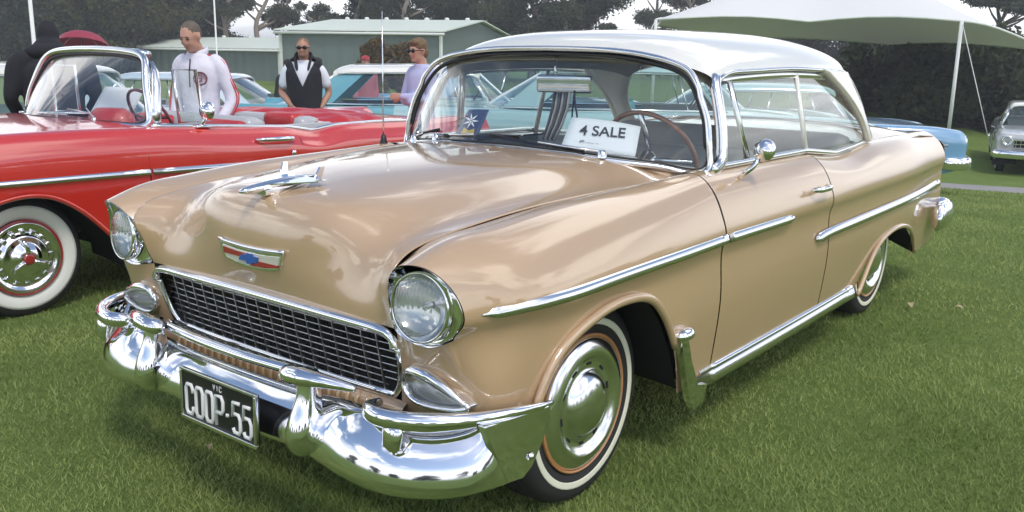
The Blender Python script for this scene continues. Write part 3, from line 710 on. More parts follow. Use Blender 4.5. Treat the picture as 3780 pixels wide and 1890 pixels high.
# ---- number plate
pm = basis((.866, .040, .387), (0, 1, 0), (1, 0, .02))
pl = MB(); pl.box((0, 0, -.006), (.366, .150, .016), M=pm); plate = pl.build('number_plate', mat('plate_black', (.012, .012, .014), .35), tan)
for (cx_, cy_, w_, h_) in ((0, .0790, .386, .009), (0, -.0800, .386, .014), (.188, 0, .010, .149), (-.188, 0, .010, .149)):
    fr = MB(); fr.box((cx_, cy_, .003), (w_, h_, .012), M=pm, bev=.002); fr.build('plate_frame', M_steel, plate)
M_plw = mat('plate_white', (.75, .76, .74), .5)
STROKES = {'C': [[(1,.74),(1,.86),(.82,1),(.18,1),(0,.86),(0,.14),(.18,0),(.82,0),(1,.14),(1,.26)]], 'O': [[(.18,0),(0,.14),(0,.86),(.18,1),(.82,1),(1,.86),(1,.14),(.82,0),(.18,0)]],
  'P': [[(0,0),(0,1),(.8,1),(1,.86),(1,.58),(.8,.44),(0,.44)]], '5': [[(.95,1),(.08,1),(0,.52),(.25,.62),(.78,.62),(1,.46),(1,.14),(.8,0),(.18,0),(0,.14)]], '.': [[(.3,.42),(.3,.52)]],
  'V': [[(0,1),(.5,0),(1,1)]], 'I': [[(.5,0),(.5,1)]]}
def stroke_text(name, word, x, y, w, h, gap, th, M_, m, parent):
    for ch in word:
        b = MB(); ww = w*.45 if ch == '.' else w
        for st_ in STROKES[ch]: b.tube([M_ @ Vector((x+a*ww, y+c*h, .0025)) for a, c in st_], th, 8, flat=1.0)
        o = b.build(name, m, parent); x += ww+gap
stroke_text('plate_letter', 'COOP.55', -.166, -.062, .036, .094, .0165, .0062, pm, M_plw, plate)
stroke_text('plate_letter', 'VIC', -.022, .046, .010, .017, .006, .0016, pm, M_plw, plate)
bk = MB(); bk.box((.835, .040, .385), (.04, .2, .03)); bk.build('plate_bracket', M_black, plate)
# ---- emblem
em = basis((.691, 0, .811), (0, 1, 0), (1, 0, -.02)) @ Matrix.Diagonal((.93, .88, 1, 1))
def flat_poly(mb, pts, z0, z1, M_, mi=0):
    n = len(pts); V = [M_ @ Vector((a, b, z0)) for a, b in pts]+[M_ @ Vector((a, b, z1)) for a, b in pts]
    mb.add(V, [tuple(range(n, 2*n))]+[(i, (i+1) % n, n+(i+1) % n, n+i) for i in range(n)], mi, False)
sh = [(-.172,.045),(-.09,.034),(0,.030),(.09,.034),(.172,.045),(.160,.0),(.150,-.020),(.09,-.034),(0,-.040),(-.09,-.034),(-.150,-.020),(-.160,0)]
e = MB(); flat_poly(e, sh, -.012, .006, em); emb = e.build('hood_emblem', M_chrome, tan)
e = MB(); flat_poly(e, [(a*.90, b*.68-.003) for a, b in sh], .004, .0085, em); e.build('emblem_field', M_emcream, emb)
e = MB(); flat_poly(e, [(-.148,.022),(-.07,.016),(0,.013),(0,-.002),(-.07,-.002),(-.145,-.001)], .006, .0105, em); flat_poly(e, [(.143,-.013),(.08,-.023),(0,-.027),(0,-.004),(.07,-.004),(.145,-.004)], .006, .0105, em); e.build('emblem_quarters', M_emred, emb)
e = MB(); flat_poly(e, [(-.050,.002),(-.038,.010),(-.014,.010),(-.014,.018),(.018,.018),(.018,.010),(.048,.010),(.038,-.013),(.014,-.013),(.014,-.021),(-.018,-.021),(-.018,-.013),(-.060,-.013)], .008, .013, em); e.build('emblem_bow', M_emblue, emb)
e = MB(); e.tube([em @ Vector((x, .036+.32*x*x, .006)) for x in np.linspace(-.176, .176, 13)], .007, 8, flat=.8); e.build('emblem_crown', M_chrome, emb)
# ---- hood ornament: a small swept jet with upturned fins and a bow rail
j = MB(); ax = [(.725,.022,.005),(.71,.025,.010),(.68,.030,.014),(.62,.034,.017),(.55,.040,.017),(.49,.047,.014),(.44,.053,.006)]
j.tube([(x, 0, z) for x, z, r in ax], [r for x, z, r in ax], 12, up=(0, 0, 1))
jet = None
V = []; 
j2 = MB()
for (x, z, r) in []: pass
base = [(p[0], 0, 1.012+(.728-p[0])*.075+.008) for p in ax]
j = MB(); j.tube(base, [p[2] for p in ax], 14, flat=1.5, up=(0, 0, 1))
jet = j.build('hood_ornament', M_chrome, tan)
for s in (1, -1):
    w = MB(); Pw = [(.645, .010), (.59, .06), (.52, .118), (.485, .125), (.49, .08), (.49, .02)]
    V = [(x, s*y, 1.030+(.66-x)*.07-.02*y+.006) for x, y in Pw]+[(x, s*y, 1.0325+(.66-x)*.07-.02*y) for x, y in Pw]; n = 6
    w.add(V, [tuple(range(n)), tuple(range(2*n-1, n-1, -1))]+[(i, i+n, (i+1) % n+n, (i+1) % n) for i in range(n)], 0, False); w.build('jet_wing', M_chrome, jet)
    w = MB(); Pf = [(.512, 1.035), (.503, 1.060), (.492, 1.084), (.474, 1.084), (.479, 1.06), (.484, 1.035)]
    V = [(x, s*(.078+(z-1.035)*.2), z) for x, z in Pf]+[(x, s*(.086+(z-1.035)*.2), z) for x, z in Pf]
    w.add(V, [tuple(range(n)), tuple(range(2*n-1, n-1, -1))]+[(i, i+n, (i+1) % n+n, (i+1) % n) for i in range(n)], 0, False); w.build('jet_fin', M_chrome, jet)
pd = MB(); pd.box((.555, 0, 1.016), (.20, .05, .03), bev=.008); pd.build('ornament_foot', M_chrome, jet)
# ---- aerial on the right cowl
a = MB(); a.lathe([(0, .05), (.010, .045), (.016, .02), (.022, 0)], 14, Matrix.Translation((-.635, -.795, 1.015))); ao = a.build('aerial', M_blackplastic, tan)
a = MB(); a.tube([(-.635, -.795, 1.05), (-.638, -.797, 1.30), (-.641, -.799, 1.62)], [.0035, .003, .002], 6); a.build('aerial_mast', M_steel, ao)
# ---- wheels
M_hub = mat('satin_hubcap', (.84, .85, .87), .17, 1.0)
def wheel_mesh(parent, loc, s, style='tan', rt=.338, steer=0.0):
    """style tan: narrow whitewall, painted rim, dog-dish cap with trim ring; red: wide whitewall, full disc"""
    T = Matrix.Translation(loc) @ Matrix.Rotation(steer, 4, 'Z') @ Matrix.Rotation(-s*R(90), 4, 'X')   # local z points outwards
    k = rt/.338
    t = MB(); tp = [(.205, -.075), (.23, -.092), (.29, -.098), (.322, -.084), (.336, -.06), (.338, 0), (.336, .06), (.325, .082), (.305, .091), (.285, .0945), (.262, .093), (.240, .088), (.222, .078), (.205, .07)]
    t.lathe([(r*k, h) for r, h in tp], 56, T)
    for q in (-.045, -.022, 0, .022, .045): t.lathe([(.3378*k, q-.006), (.3405*k, q-.005), (.3405*k, q+.005), (.3378*k, q+.006)], 56, T)
    ty = t.build('wheel', M_rubber, parent)
    w0, w1 = (.262, .284) if style == 'tan' else (.214, .292)
    w = MB(); rr_ = np.linspace(w0, w1, 6); hh = [np.interp(r, [.205, .222, .240, .262, .285, .305], [.07, .078, .088, .093, .0945, .091])+.0025 for r in rr_]
    w.lathe([(w0*k, hh[0]-.002)]+[(r*k, h) for r, h in zip(rr_, hh)]+[(w1*k, hh[-1]-.002)], 56, T); w.build('whitewall', M_whitewall if style == 'tan' else M_whitewall2, ty)
    r_ = MB(); ro = .233 if style == 'tan' else .214
    ri = .220 if style == 'tan' else .196
    r_.lathe([((ro-.004)*k, .076), (ro*k, .094), ((ro-.006)*k, .097), ((ri+.004)*k, .092), (ri*k, .080), (.15*k, .05), (.0, .04)], 56, T); r_.build('rim', M_copper if style == 'tan' else M_redrim, ty)
    if style == 'tan':
        c = MB(); c.lathe([(.223, .080), (.222, .092), (.212, .101), (.194, .109), (.178, .114), (.169, .113), (.158, .104), (.146, .096), (.134, .092), (.120, .092), (.112, .095), (.108, .099), (.100, .112), (.080, .126), (.050, .136), (.0005, .140)], 72, T)
        co_ = c.build('hubcap', M_hub, ty)
        for q in range(10):
            a = 2*PI*q/10+.2; b = MB(); b.box((.134*math.cos(a), .134*math.sin(a), .0915), (.010, .026, .006), rot=(0, 0, a), M=T, bev=.002); b.build('hubcap_slot', M_black, co_)
    else:
        c = MB(); c.lathe([(.200*k, .086), (.201*k, .097), (.192*k, .100), (.178*k, .094), (.165*k, .086), (.150*k, .082), (.135*k, .088), (.128*k, .104), (.115*k, .108), (.095*k, .106), (.082*k, .112), (.06*k, .130), (.04*k, .138), (.034*k, .139)], 72, T)
        co_ = c.build('hubcap', M_chrome, ty)
        b = MB(); b.lathe([(.034*k, .134), (.033*k, .143), (.02*k, .148), (.0005, .149)], 30, T); b.build('hub_badge', M_emred, co_)
        for q in range(16):
            a = 2*PI*q/16; b = MB(); b.box((.146*k*math.cos(a), .146*k*math.sin(a), .090), (.022, .028, .012), rot=(0, 0, a), M=T, bev=.004); b.build('hubcap_tooth', M_chrome, co_)
        for q in range(3):
            a = 2*PI*q/3+.5; b = MB(); b.tube([T @ Vector((.03*math.cos(a), .03*math.sin(a), .143)), T @ Vector((.085*math.cos(a+.1), .085*math.sin(a+.1), .130)), T @ Vector((.112*math.cos(a+.25), .112*math.sin(a+.25), .122))], [.012, .011, .006], 8); b.build('spinner_arm', M_chrome, co_)
    return ty
for x in (0.02, -2.921):
    for s in (1, -1): wheel_mesh(tan, (x, s*.715, .337), s, 'tan')
# ---- interior
M_dash = mat('dash_cream', (.62, .59, .52), .45)
db = loft(np.array([[(ws_base(y)[0]+dx, y*.97, ws_base(y)[2]+dz) for y in np.linspace(-.78, .78, 9)] for dx, dz in ((-.03, -.012), (-.14, -.02), (-.24, -.035), (-.30, -.09), (-.28, -.30))]), 3, 2)
grid_obj('dashboard', db, M_dash, tan, True)
st = MB(); SC = Vector((-1.10, .37, 1.02)); SN = Vector((-.88, 0, .48)).normalized()
sxv = Vector((0, 1, 0)); syv = SN.cross(sxv)
st.tube([SC+sxv*.215*math.cos(a)+syv*.215*math.sin(a) for a in np.linspace(0, 2*PI, 41)[:-1]], .0105, 8, closed=True)
wheel_o = st.build('steering_wheel', mat('steering_tan', (.30, .13, .055), .35, 0, .5), tan)
st = MB(); st.tube([SC-SN*.02+sxv*-.21, SC-SN*.03, SC-SN*.02+sxv*.21], .011, 6); st.tube([SC, SC+syv*-.21], .011, 6); st.lathe([(0, .02), (.03, .015), (.04, 0), (.02, -.5), (0, -.5)], 16, basis(SC-SN*.02, sxv, SN)); st.build('steering_spokes', M_steel, wheel_o)
def bench(x, z0, top, m, name):
    b = MB(); b.box((x, 0, z0), (.52, 1.42, .20), bev=.06); b.box((x-.30, 0, (z0+top)/2+.06), (.17, 1.42, top-z0+.04), rot=(0, R(-14), 0), bev=.06)
    return b.build(name, m, tan)
bench(-1.42, .55, .93, M_seat, 'front_seat'); bench(-2.30, .56, .97, M_seat, 'rear_seat')
mb = MB(); mb.box((-2.95, 0, 1.0), (.50, 1.30, .02)); mb.build('parcel_shelf', M_headliner, tan)
for s in (1, -1):
    mb = MB(); mb.box((-1.5, s*.80, .80), (1.75, .02, .38)); mb.build('door_card', M_seat, tan)
# rear-view mirror with its chrome back, on a stalk from the header
mb = MB(); mb.tube([(-.915, -.005, 1.435), (-.895, .0, 1.385), (-.885, .012, 1.345)], .007, 8)
mk = basis((-.885, .055, 1.318), (-.32, .95, 0), (.93, .32, -.1))
mb.box((0, 0, 0), (.245, .075, .03), M=mk, bev=.012)
rv = mb.build('rear_view_mirror', M_steel, tan)
for q in (-.022, 0, .022):
    b = MB(); b.box((0, q, .017), (.225, .007, .006), M=mk, bev=.002); b.build('mirror_rib', M_chrome, rv)
# ================================================================== OTHER CARS (built once per kind from stations; nose towards local +x)
def interp(x, T): 
    k = sorted(T); return float(np.interp(x, [a for a, b in k], [b for a, b in k]))
def car_body(root, spec, paint_m):
    """lofted body shell with wheel openings and, under the roof, an open cabin"""
    xs = spec['xs']; Z = spec['shoulder']; C = spec['centre']; Wd = spec['width']
    rows = []
    for x in xs:
        w = interp(x, Wd); zs = interp(x, Z); zc = interp(x, C); zl = interp(x, spec['sill'])
        fl = spec.get('trim_z', .74)
        rows.append([(x,0,zc),(x,.38*w,zc-.004),(x,.70*w,zc*.45+zs*.55),(x,.84*w,zs+.004),(x,.925*w,zs-.012),(x,.972*w,zs-.075),(x,.996*w,zs*.45+fl*.55),(x,1.0*w,fl),(x,.995*w,fl*.55+zl*.45),(x,.985*w,fl*.25+zl*.75),(x,.955*w,zl)])
    # closed nose and tail
    x0, x1 = xs[0], xs[-1]
    G = loft(np.array(rows), 6, 6); Gm = G[:, ::-1].copy(); Gm[:, :, 1] *= -1
    A = np.concatenate([Gm, G[:, 1:]], 1); r, c = A.shape[:2]; V = A.reshape(-1, 3); F = grid_faces(r, c)
    cab = spec.get('cabin')
    if cab:
        xa, xb, yw = cab
        ins = (V[:, 0] < xa) & (V[:, 0] > xb) & (np.abs(V[:, 1]) < yw) & (V[:, 2] > .72)
        F = [f for f in F if not all(ins[i] for i in f)]
    for arch in spec['arches']:
        # only the sides are cut
        side = np.abs(V[:, 1]) > .62
        Vs = V.copy(); Vs[~side, 2] += 50
        Vn, Fn = cut(Vs, F, arch); Vn[Vn[:, 2] > 25, 2] -= 50; V, F = Vn, Fn
    n0 = len(V)
    body = mesh_obj('body', V, F, paint_m, root)
    for e, nm in ((0, 'nose_panel'), (r-1, 'tail_panel')):
        ring = [tuple(A[e, j]) for j in range(c)]
        mesh_obj(nm, ring, [tuple(range(c)) if e == 0 else tuple(range(c-1, -1, -1))], paint_m, body, False)
    for arch in spec['arches']:
        for s in (1, -1):
            mb = MB(); pts = [(x, s*(interp(x, Wd)*(.992)), z) for x, z in nspline(np.array(arch[1:-1]), 3)]
            mb.tube(pts, .014, 6, flat=.8); mb.build('arch_lip', paint_m, body)
            mb = MB(); W_ = []
            for x, z in arch: W_ += [(x, s*(interp(x, Wd)*.985), z), (x, s*.45, z+.04)]
            mb.add(W_, [(2*i, 2*i+1, 2*i+3, 2*i+2) for i in range(len(arch)-1)]); mb.build('wheel_well', M_black, body)
    mb = MB(); xm = (xs[0]+xs[-1])/2; a0 = spec['arches'][0][-1][0]; a1 = spec['arches'][1][0][0]
    mb.box(((a0+a1)/2, 0, .30), (abs(a0-a1)-.05, 1.60, .05)); mb.box((xm, 0, .34), (abs(xs[0]-xs[-1])-.35, .86, .05)); mb.build('underbody', M_black, root)
    return body
def side_strip(root, spec, pts, h, t, m=M_steel, name='side_moulding'):
    for s in (1, -1):
        P = nspline(np.array(pts), 5); V = []; F = []; n = len(P)
        for x, z in P:
            w = interp(x, spec['width']); zs = interp(x, spec['shoulder']); fl = spec.get('trim_z', .74)
            y = w*np.interp(z, [.25, fl*.55+.11, fl, zs*.45+fl*.55, zs-.075, zs-.012], [.955, .995, 1.0, .996, .972, .925])
            for a, b in ((-.5, -.002), (-.40, 1.2), (.0, 1.05), (.40, .55), (.5, -.002)): V.append((x, s*(y+t*b), z+h*a))
        for i in range(n-1):
            for k in range(4): F.append((i*5+k, i*5+k+1, (i+1)*5+k+1, (i+1)*5+k))
        F += [(0, 1, 2, 3, 4), tuple((n-1)*5+k for k in (4, 3, 2, 1, 0))]
        mesh_obj(name, V, F if s > 0 else [f[::-1] for f in F], m, root, True)
M_seam = mat('door_gap_shadow', (.012, .010, .010), .9)
def door_gap(root, spec, xs_, z0, s_list=(1, -1)):
    for s in s_list:
        for xa, lean in xs_:
            P = []
            for z in np.linspace(z0, interp(xa, spec['shoulder'])-.005, 14):
                zs = interp(xa, spec['shoulder']); fl = spec.get('trim_z', .74)
                y = interp(xa, spec['width'])*np.interp(z, [.25, fl*.55+.11, fl, zs*.45+fl*.55, zs-.075, zs-.012, zs+.004], [.955, .995, 1.0, .996, .972, .925, .84])
                P.append((xa+lean*(z-.6), s*(y+.0005), z))
            mb = MB(); mb.tube(P, .0045, 4, flat=.5); mb.build('door_gap', M_seam, root)
def wheels(root, spec, style, rt=.335):
    for x in spec['axles']:
        for s in (1, -1): wheel_mesh(root, (x, s*(interp(x, spec['width'])-.215), rt), s, style, rt)
def simple_wheels(root, spec, rt=.33):
    for x in spec['axles']:
        for s in (1, -1):
            T = Matrix.Translation((x, s*(interp(x, spec['width'])-.19), rt)) @ Matrix.Rotation(-s*R(90), 4, 'X')
            t = MB(); t.lathe([(.20, -.08), (.30, -.085), (.33, -.05), (.33, .05), (.31, .08), (.20, .075)], 28, T); ty = t.build('wheel', M_rubber, root)
            w = MB(); w.lathe([(.215, .078), (.217, .082), (.275, .084), (.277, .080)], 28, T); w.build('whitewall', M_whitewall2, ty)
            w = MB(); w.lathe([(.212, .078), (.205, .088), (.15, .075), (.10, .09), (.0005, .11)], 28, T); w.build('hubcap', M_chrome, ty)
def greenhouse(root, g, roof_m):
    """roof, glass all round and pillars; g: xa cowl, xh header, xr roof end, xd rear deck, zb belt, zt roof, wb, wt half widths"""
    zb, zt, wb, wt = g['zb'], g['zt'], g['wb'], g['wt']; xa, xh, xr, xd = g['xa'], g['xh'], g['xr'], g['xd']
    xm = (xh+xr)/2
    rows = []
    for x, dz, k in ((xh+.05, -.055, .97), (xh-.03, -.018, .985), (xh-.35, .006, 1), (xm, .012, 1), (xr+.30, .0, 1), (xr+.03, -.022, .98), (xr-.05, -.06, .96)):
        rows.append([(x, -wt*k-.02, zt-.085+dz), (x, -wt*k+.005, zt-.045+dz), (x, -wt*.8*k, zt-.012+dz), (x, -wt*.4, zt+dz), (x, 0, zt+.006+dz), (x, wt*.4, zt+dz), (x, wt*.8*k, zt-.012+dz), (x, wt*k-.005, zt-.045+dz), (x, wt*k+.02, zt-.085+dz)])
    rf = grid_obj('roof', loft(np.array(rows), 4, 4), roof_m, root, True); solidify(rf, .025, -1)
    def pane(name, a, b):
        G = np.array([[np.array(p)*(1-t)+np.array(q)*t for p, q in zip(a, b)] for t in np.linspace(0, 1, 4)])
        return grid_obj(name, loft(G, 2, 3), M_glass, root)
    ws = g.get('wrap', .30)
    pane('windshield', [(xa-ws, -wb, zb), (xa-.06, -wb*.55, zb+.02), (xa, 0, zb+.03), (xa-.06, wb*.55, zb+.02), (xa-ws, wb, zb)], [(xh-.05, -wt, zt-.09), (xh+.03, -wt*.55, zt-.06), (xh+.05, 0, zt-.05), (xh+.03, wt*.55, zt-.06), (xh-.05, wt, zt-.09)])
    pane('rear_window', [(xd+.22, wb, zb), (xd+.04, wb*.55, zb+.02), (xd, 0, zb+.03), (xd+.04, -wb*.55, zb+.02), (xd+.22, -wb, zb)], [(xr+.02, wt, zt-.09), (xr-.03, wt*.55, zt-.06), (xr-.05, 0, zt-.05), (xr-.03, -wt*.55, zt-.06), (xr+.02, -wt, zt-.09)])
    cb, ct = g['cbase'], g['ctop']                   # C pillar: front edge at belt and at roof
    for s in (1, -1):
        a0, a1 = xa-ws, xh-.06
        n0 = pane('side_window', [(a0, s*wb, zb), ((a0+cb)/2, s*wb, zb), (cb, s*wb, zb)], [(a1, s*wt, zt-.09), ((a1+ct)/2, s*wt, zt-.085), (ct, s*wt, zt-.09)])
        mb = MB(); mb.tube([(a0+.02, s*wb, zb-.01), ((a0+a1)/2+.012, s*(wb+wt)/2, (zb+zt)/2-.04), (a1+.01, s*(wt+.005), zt-.08)], .024, 8); mb.build('front_pillar', M_steel, root)
        V = [(cb, s*(wb+.004), zb-.01), (xd+.22, s*(wb-.02), zb-.01), (xr+.0, s*(wt+.004), zt-.08), (ct, s*(wt+.008), zt-.085)]
        V += [(x, y-s*.05, z) for x, y, z in V]
        f = [(0, 1, 2, 3), (7, 6, 5, 4), (0, 4, 5, 1), (1, 5, 6, 2), (2, 6, 7, 3), (3, 7, 4, 0)]
        mesh_obj('rear_pillar', V, f if s > 0 else [q[::-1] for q in f], g.get('pillar_m', roof_m), root, False)
        for f_, wd in g.get('bars', ()):             # upright window bars, position along the side
            xb_, xt_ = a0+(cb-a0)*f_, a1+(ct-a1)*f_
            mb = MB(); mb.tube([(xb_, s*(wb+.004), zb-.01), (xt_, s*(wt+.006), zt-.085)], wd, 8, flat=.6); mb.build('window_bar', M_steel, root)
        mb = MB(); mb.tube([(xa-ws+.03, s*(wb+.008), zb), ((cb+a0)/2, s*(wb+.008), zb), (xd+.25, s*(wb-.01), zb)], .013, 8); mb.build('belt_moulding', M_steel, root)
        mb = MB(); mb.tube([(a1, s*(wt+.022), zt-.085), (xm, s*(wt+.026), zt-.075), (xr, s*(wt+.022), zt-.088)], .010, 6); mb.build('drip_rail', M_steel, root)
    mb = MB()
    x0 = xa-.95
    mb.box((x0, 0, .60), (.5, 1.25, .18), bev=.05); mb.box((x0-.30, 0, .80), (.16, 1.25, .50), rot=(0, R(-12), 0), bev=.05); mb.build('front_seat', g['seat_m'], root)
    mb = MB(); x0 = xd+.75; mb.box((x0, 0, .60), (.5, 1.2, .18), bev=.05); mb.box((x0-.28, 0, .82), (.16, 1.2, .46), rot=(0, R(-12), 0), bev=.05); mb.build('rear_seat', g['seat_m'], root)
    mb = MB(); sc = Vector((xa-.52, .34, zb+.02)); nn = Vector((-.85, 0, .5)).normalized(); sv = nn.cross(Vector((0, 1, 0)))
    mb.tube([sc+Vector((0, 1, 0))*.19*math.cos(a)+sv*.19*math.sin(a) for a in np.linspace(0, 2*PI, 25)[:-1]], .011, 6, closed=True); mb.build('steering_wheel', M_blackplastic, root)
def bar_bumper(root, x, w, z, r, sgn, name):
    mb = MB(); P = [(x-sgn*.42, w+.015, z), (x-sgn*.12, w+.01, z), (x, w*.78, z), (x+sgn*.05, w*.4, z), (x+sgn*.06, 0, z), (x+sgn*.05, -w*.4, z), (x, -w*.78, z), (x-sgn*.12, -w-.01, z), (x-sgn*.42, -w-.015, z)]
    mb.tube(list(nspline(np.array(P), 4)), r, 10, flat=.5, up=(0, 0, 1)); return mb.build(name, M_chrome, root)
def lamp(root, name, loc, r, sgn, m, ring=True):
    T = Matrix.Translation(loc) @ Matrix.Rotation(sgn*R(90), 4, 'Y')
    mb = MB(); mb.lathe([(r*.9, .0), (r, .015), (r*1.14, .01), (r*1.18, -.02), (r*1.1, -.05)], 24, T); o = mb.build(name, M_chrome, root)
    mb = MB(); mb.lathe([(r*.92, .006), (r*.6, .022), (.0005, .03)], 24, T); mb.build(name+'_lens', m, o)
    mb = MB(); mb.lathe([(r*.9, .0), (r*.5, -.03), (.0005, -.04)], 20, T); mb.build(name+'_reflector', M_chrome, o)
# ------------------------------------------------------------------ the red convertible
red = empty('convertible', (.14, -3.68, -.057), R(2), 'bright red convertible with top folded, wide whitewalls and silver side trim, left of tan sedan', 'car', 'show cars on the grass')
RS = dict(xs=[.93, .90, .80, .60, .35, 0, -.35, -.70, -1.05, -1.5, -1.85, -2.08, -2.3, -2.7, -3.1, -3.6, -4.0, -4.15],
  shoulder=[(.95,.80),(.90,.93),(.80,.985),(.5,1.015),(.1,1.03),(-.4,1.03),(-.76,1.022),(-1.3,.995),(-1.85,.962),(-2.08,.925),(-2.3,.952),(-2.7,.955),(-3.1,.945),(-3.7,.96),(-4.15,.95)],
  centre=[(.95,.78),(.90,.90),(.80,.97),(.5,1.015),(.1,1.045),(-.4,1.06),(-.8,1.055),(-2.0,.99),(-2.5,.985),(-3.2,.975),(-3.8,.93),(-4.15,.82)],
  width=[(.95,.80),(.88,.86),(.75,.905),(.4,.93),(0,.938),(-2.0,.935),(-3.0,.93),(-3.8,.895),(-4.15,.86)],
  sill=[(.95,.45),(.8,.36),(.5,.27),(-3.2,.26),(-3.9,.36),(-4.15,.42)], trim_z=.74,
  arches=[[(.50,.18),(.47,.36),(.40,.53),(.28,.645),(.12,.695),(0,.700),(-.10,.678),(-.20,.625),(-.30,.545),(-.40,.44),(-.50,.33),(-.55,.26),(-.56,.18)],
          [(-2.45,.18),(-2.48,.34),(-2.56,.47),(-2.72,.56),(-2.92,.58),(-3.12,.56),(-3.28,.47),(-3.36,.34),(-3.39,.18)]],
  axles=[.03, -2.92], cabin=(-.66, -2.35, .74))
car_body(red, RS, M_red)
wheels(red, RS, 'red', .34)
side_strip(red, RS, [(.70,.785),(.17,.778),(-.695,.766)], .036, .012); side_strip(red, RS, [(-.712,.766),(-1.47,.747),(-1.86,.735)], .036, .012); side_strip(red, RS, [(-1.89,.735),(-2.6,.70),(-3.3,.70),(-4.0,.78)], .036, .012)
side_strip(red, RS, [(-.60,.275),(-1.5,.275),(-2.42,.275)], .05, .010, name='rocker_moulding')
door_gap(red, RS, [(-.703, .03), (-1.90, .0)], .30)
# chrome along the belt
for s in (1, -1):
    P = [(x, s*interp(x, RS['width'])*.875, interp(x, RS['shoulder'])+.006) for x in np.linspace(-.80, -3.15, 40)]
    mb = MB(); mb.tube(P, .015, 8, flat=.8, up=(0, 0, 1)); mb.build('belt_moulding', M_steel, red)
# windshield of the convertible
def rws(y): return (-.52-.56*abs(y)**2.0, y, 1.062-.03*abs(y))
rl = [(0,1.452),(.2,1.449),(.36,1.441),(.48,1.428),(.555,1.405),(.605,1.36),(.650,1.28),(.695,1.19),(.725,1.10),(.728,1.055),(.70,1.035)]+[(y, rws(y)[2]-.008) for y in (.6,.45,.3,.15)]
rL = np.array(rl+[(0, rws(0)[2]-.008)]+[(-y, z) for y, z in rl[:0:-1]])
def rtrue(y, z):
    xb = -.52-.56*abs(y)**2; xt = -.93-.10*abs(y)**2; zb = 1.05-.03*abs(y); t = np.clip((z-zb)/(1.45-zb), 0, 1); return xb*(1-t)+xt*t+.012*math.sin(PI*t)
rLs = nspline(np.vstack([rL, rL[:1]]), 4)[:-1]
wd = disc_glass('windshield', rLs, rtrue, M_glass_wind, red, 10)
mb = MB(); mb.tube([(rtrue(y, z)+.002, y, z) for y, z in rLs], .012, 6, closed=True); mb.build('windshield_gasket', M_blackplastic, wd)
mb = MB(); mb.tube([(rtrue(y, z), y*(1.0)+np.sign(y)*min(1, abs(y)/.4)*.026, z+(.030*min(1, max(0, (z-1.25)/.12)))-(.016 if z < 1.09 else 0)) for y, z in rLs], .023, 10, closed=True); mb.build('windshield_frame', M_steel, wd)
mb = MB(); mb.tube([(-.93-.10*y*y-.05, y, 1.468-.12*max(0, abs(y)-.4)) for y in np.linspace(-.50, .50, 13)], .024, 8, flat=1.6, up=(0, 0, 1)); mb.build('header_rail', M_steel, wd)
for s in (1, -1):
    mb = MB(); mb.tube([(-.855, s*.768, 1.025), (-.880, s*.750, 1.12), (-.915, s*.715, 1.24), (-.945, s*.672, 1.335), (-.955, s*.612, 1.405)], [.042, .036, .031, .027, .018], 10); mb.build('front_pillar', M_steel, red)
    vf = [(-1.035, s*.765, 1.035), (-1.025, s*.735, 1.365), (-1.19, s*.735, 1.362), (-1.215, s*.765, 1.035)]
    mb = MB(); mb.tube(vf, .012, 8, closed=True); o = mb.build('vent_frame', M_steel, red)
    mesh_obj('vent_glass', vf, [(0, 1, 2, 3)], M_glass, o, False)
    mb = MB(); mb.tube([(-1.50, s*.925, .905), (-1.56, s*.955, .905), (-1.72, s*.96, .900), (-1.80, s*.945, .897), (-1.83, s*.91, .892)], [.010, .015, .017, .016, .012], 8, flat=.75); mb.build('door_handle', M_chrome, red)
    mb = MB(); mb.lathe([(0, .012), (.016, .010), (.018, 0)], 14, Matrix.Translation((-1.80, s*.948, .80)) @ Matrix.Rotation(-s*R(90), 4, 'X')); mb.build('door_lock', M_chrome, red)
mb = MB(); mb.tube([(-1.13, .845, 1.005), (-1.15, .86, 1.05), (-1.17, .865, 1.085)], .012, 8); mb.box((-1.15, .84, 1.008), (.12, .05, .012), bev=.005)
mb.lathe([(0, .05), (.035, .043), (.060, .018), (.064, 0), (.060, -.006), (0, -.006)], 24, Matrix.Translation((-1.175, .872, 1.105)) @ Matrix.Rotation(R(82), 4, 'Y')); mb.build('door_mirror', M_chrome, red)
M_silvervinyl = mat('silver_vinyl', (.42, .43, .45), .45, 0.0, .2, bump=(30, .2, .006)); M_redvinyl = mat('red_vinyl', (.47, .018, .022), .45, 0, .15, bump=(22, .25, .008))
mb = MB(); mb.box((-1.35, 0, .62), (.55, 1.34, .20), bev=.06); mb.box((-1.70, 0, .86), (.18, 1.34, .34), rot=(0, R(-10), 0), bev=.06); fs_ = mb.build('front_seat', M_silvervinyl, red)
for y in (-.42, .42):
    mb = MB(); mb.box((-1.665, y, .92), (.20, .46, .16), rot=(0, R(-10), 0), bev=.05); mb.build('seat_insert', M_redvinyl, fs_)
mb = MB(); mb.box((-2.08, 0, .60), (.5, 1.2, .2), bev=.06); mb.box((-2.26, 0, .84), (.20, 1.24, .34), bev=.06); mb.build('rear_seat', M_silvervinyl, red)
for y_ in (-.36, .36):
    mb = MB(); mb.box((-2.22, y_, .945), (.16, .34, .17), bev=.04); mb.build('seat_back_panel', M_redvinyl, red)
for s in (1, -1):
    mb = MB(); mb.box((-1.5, s*.77, .80), (1.6, .03, .36), bev=.01); mb.build('door_card', M_silvervinyl if s > 0 else M_redvinyl, red)
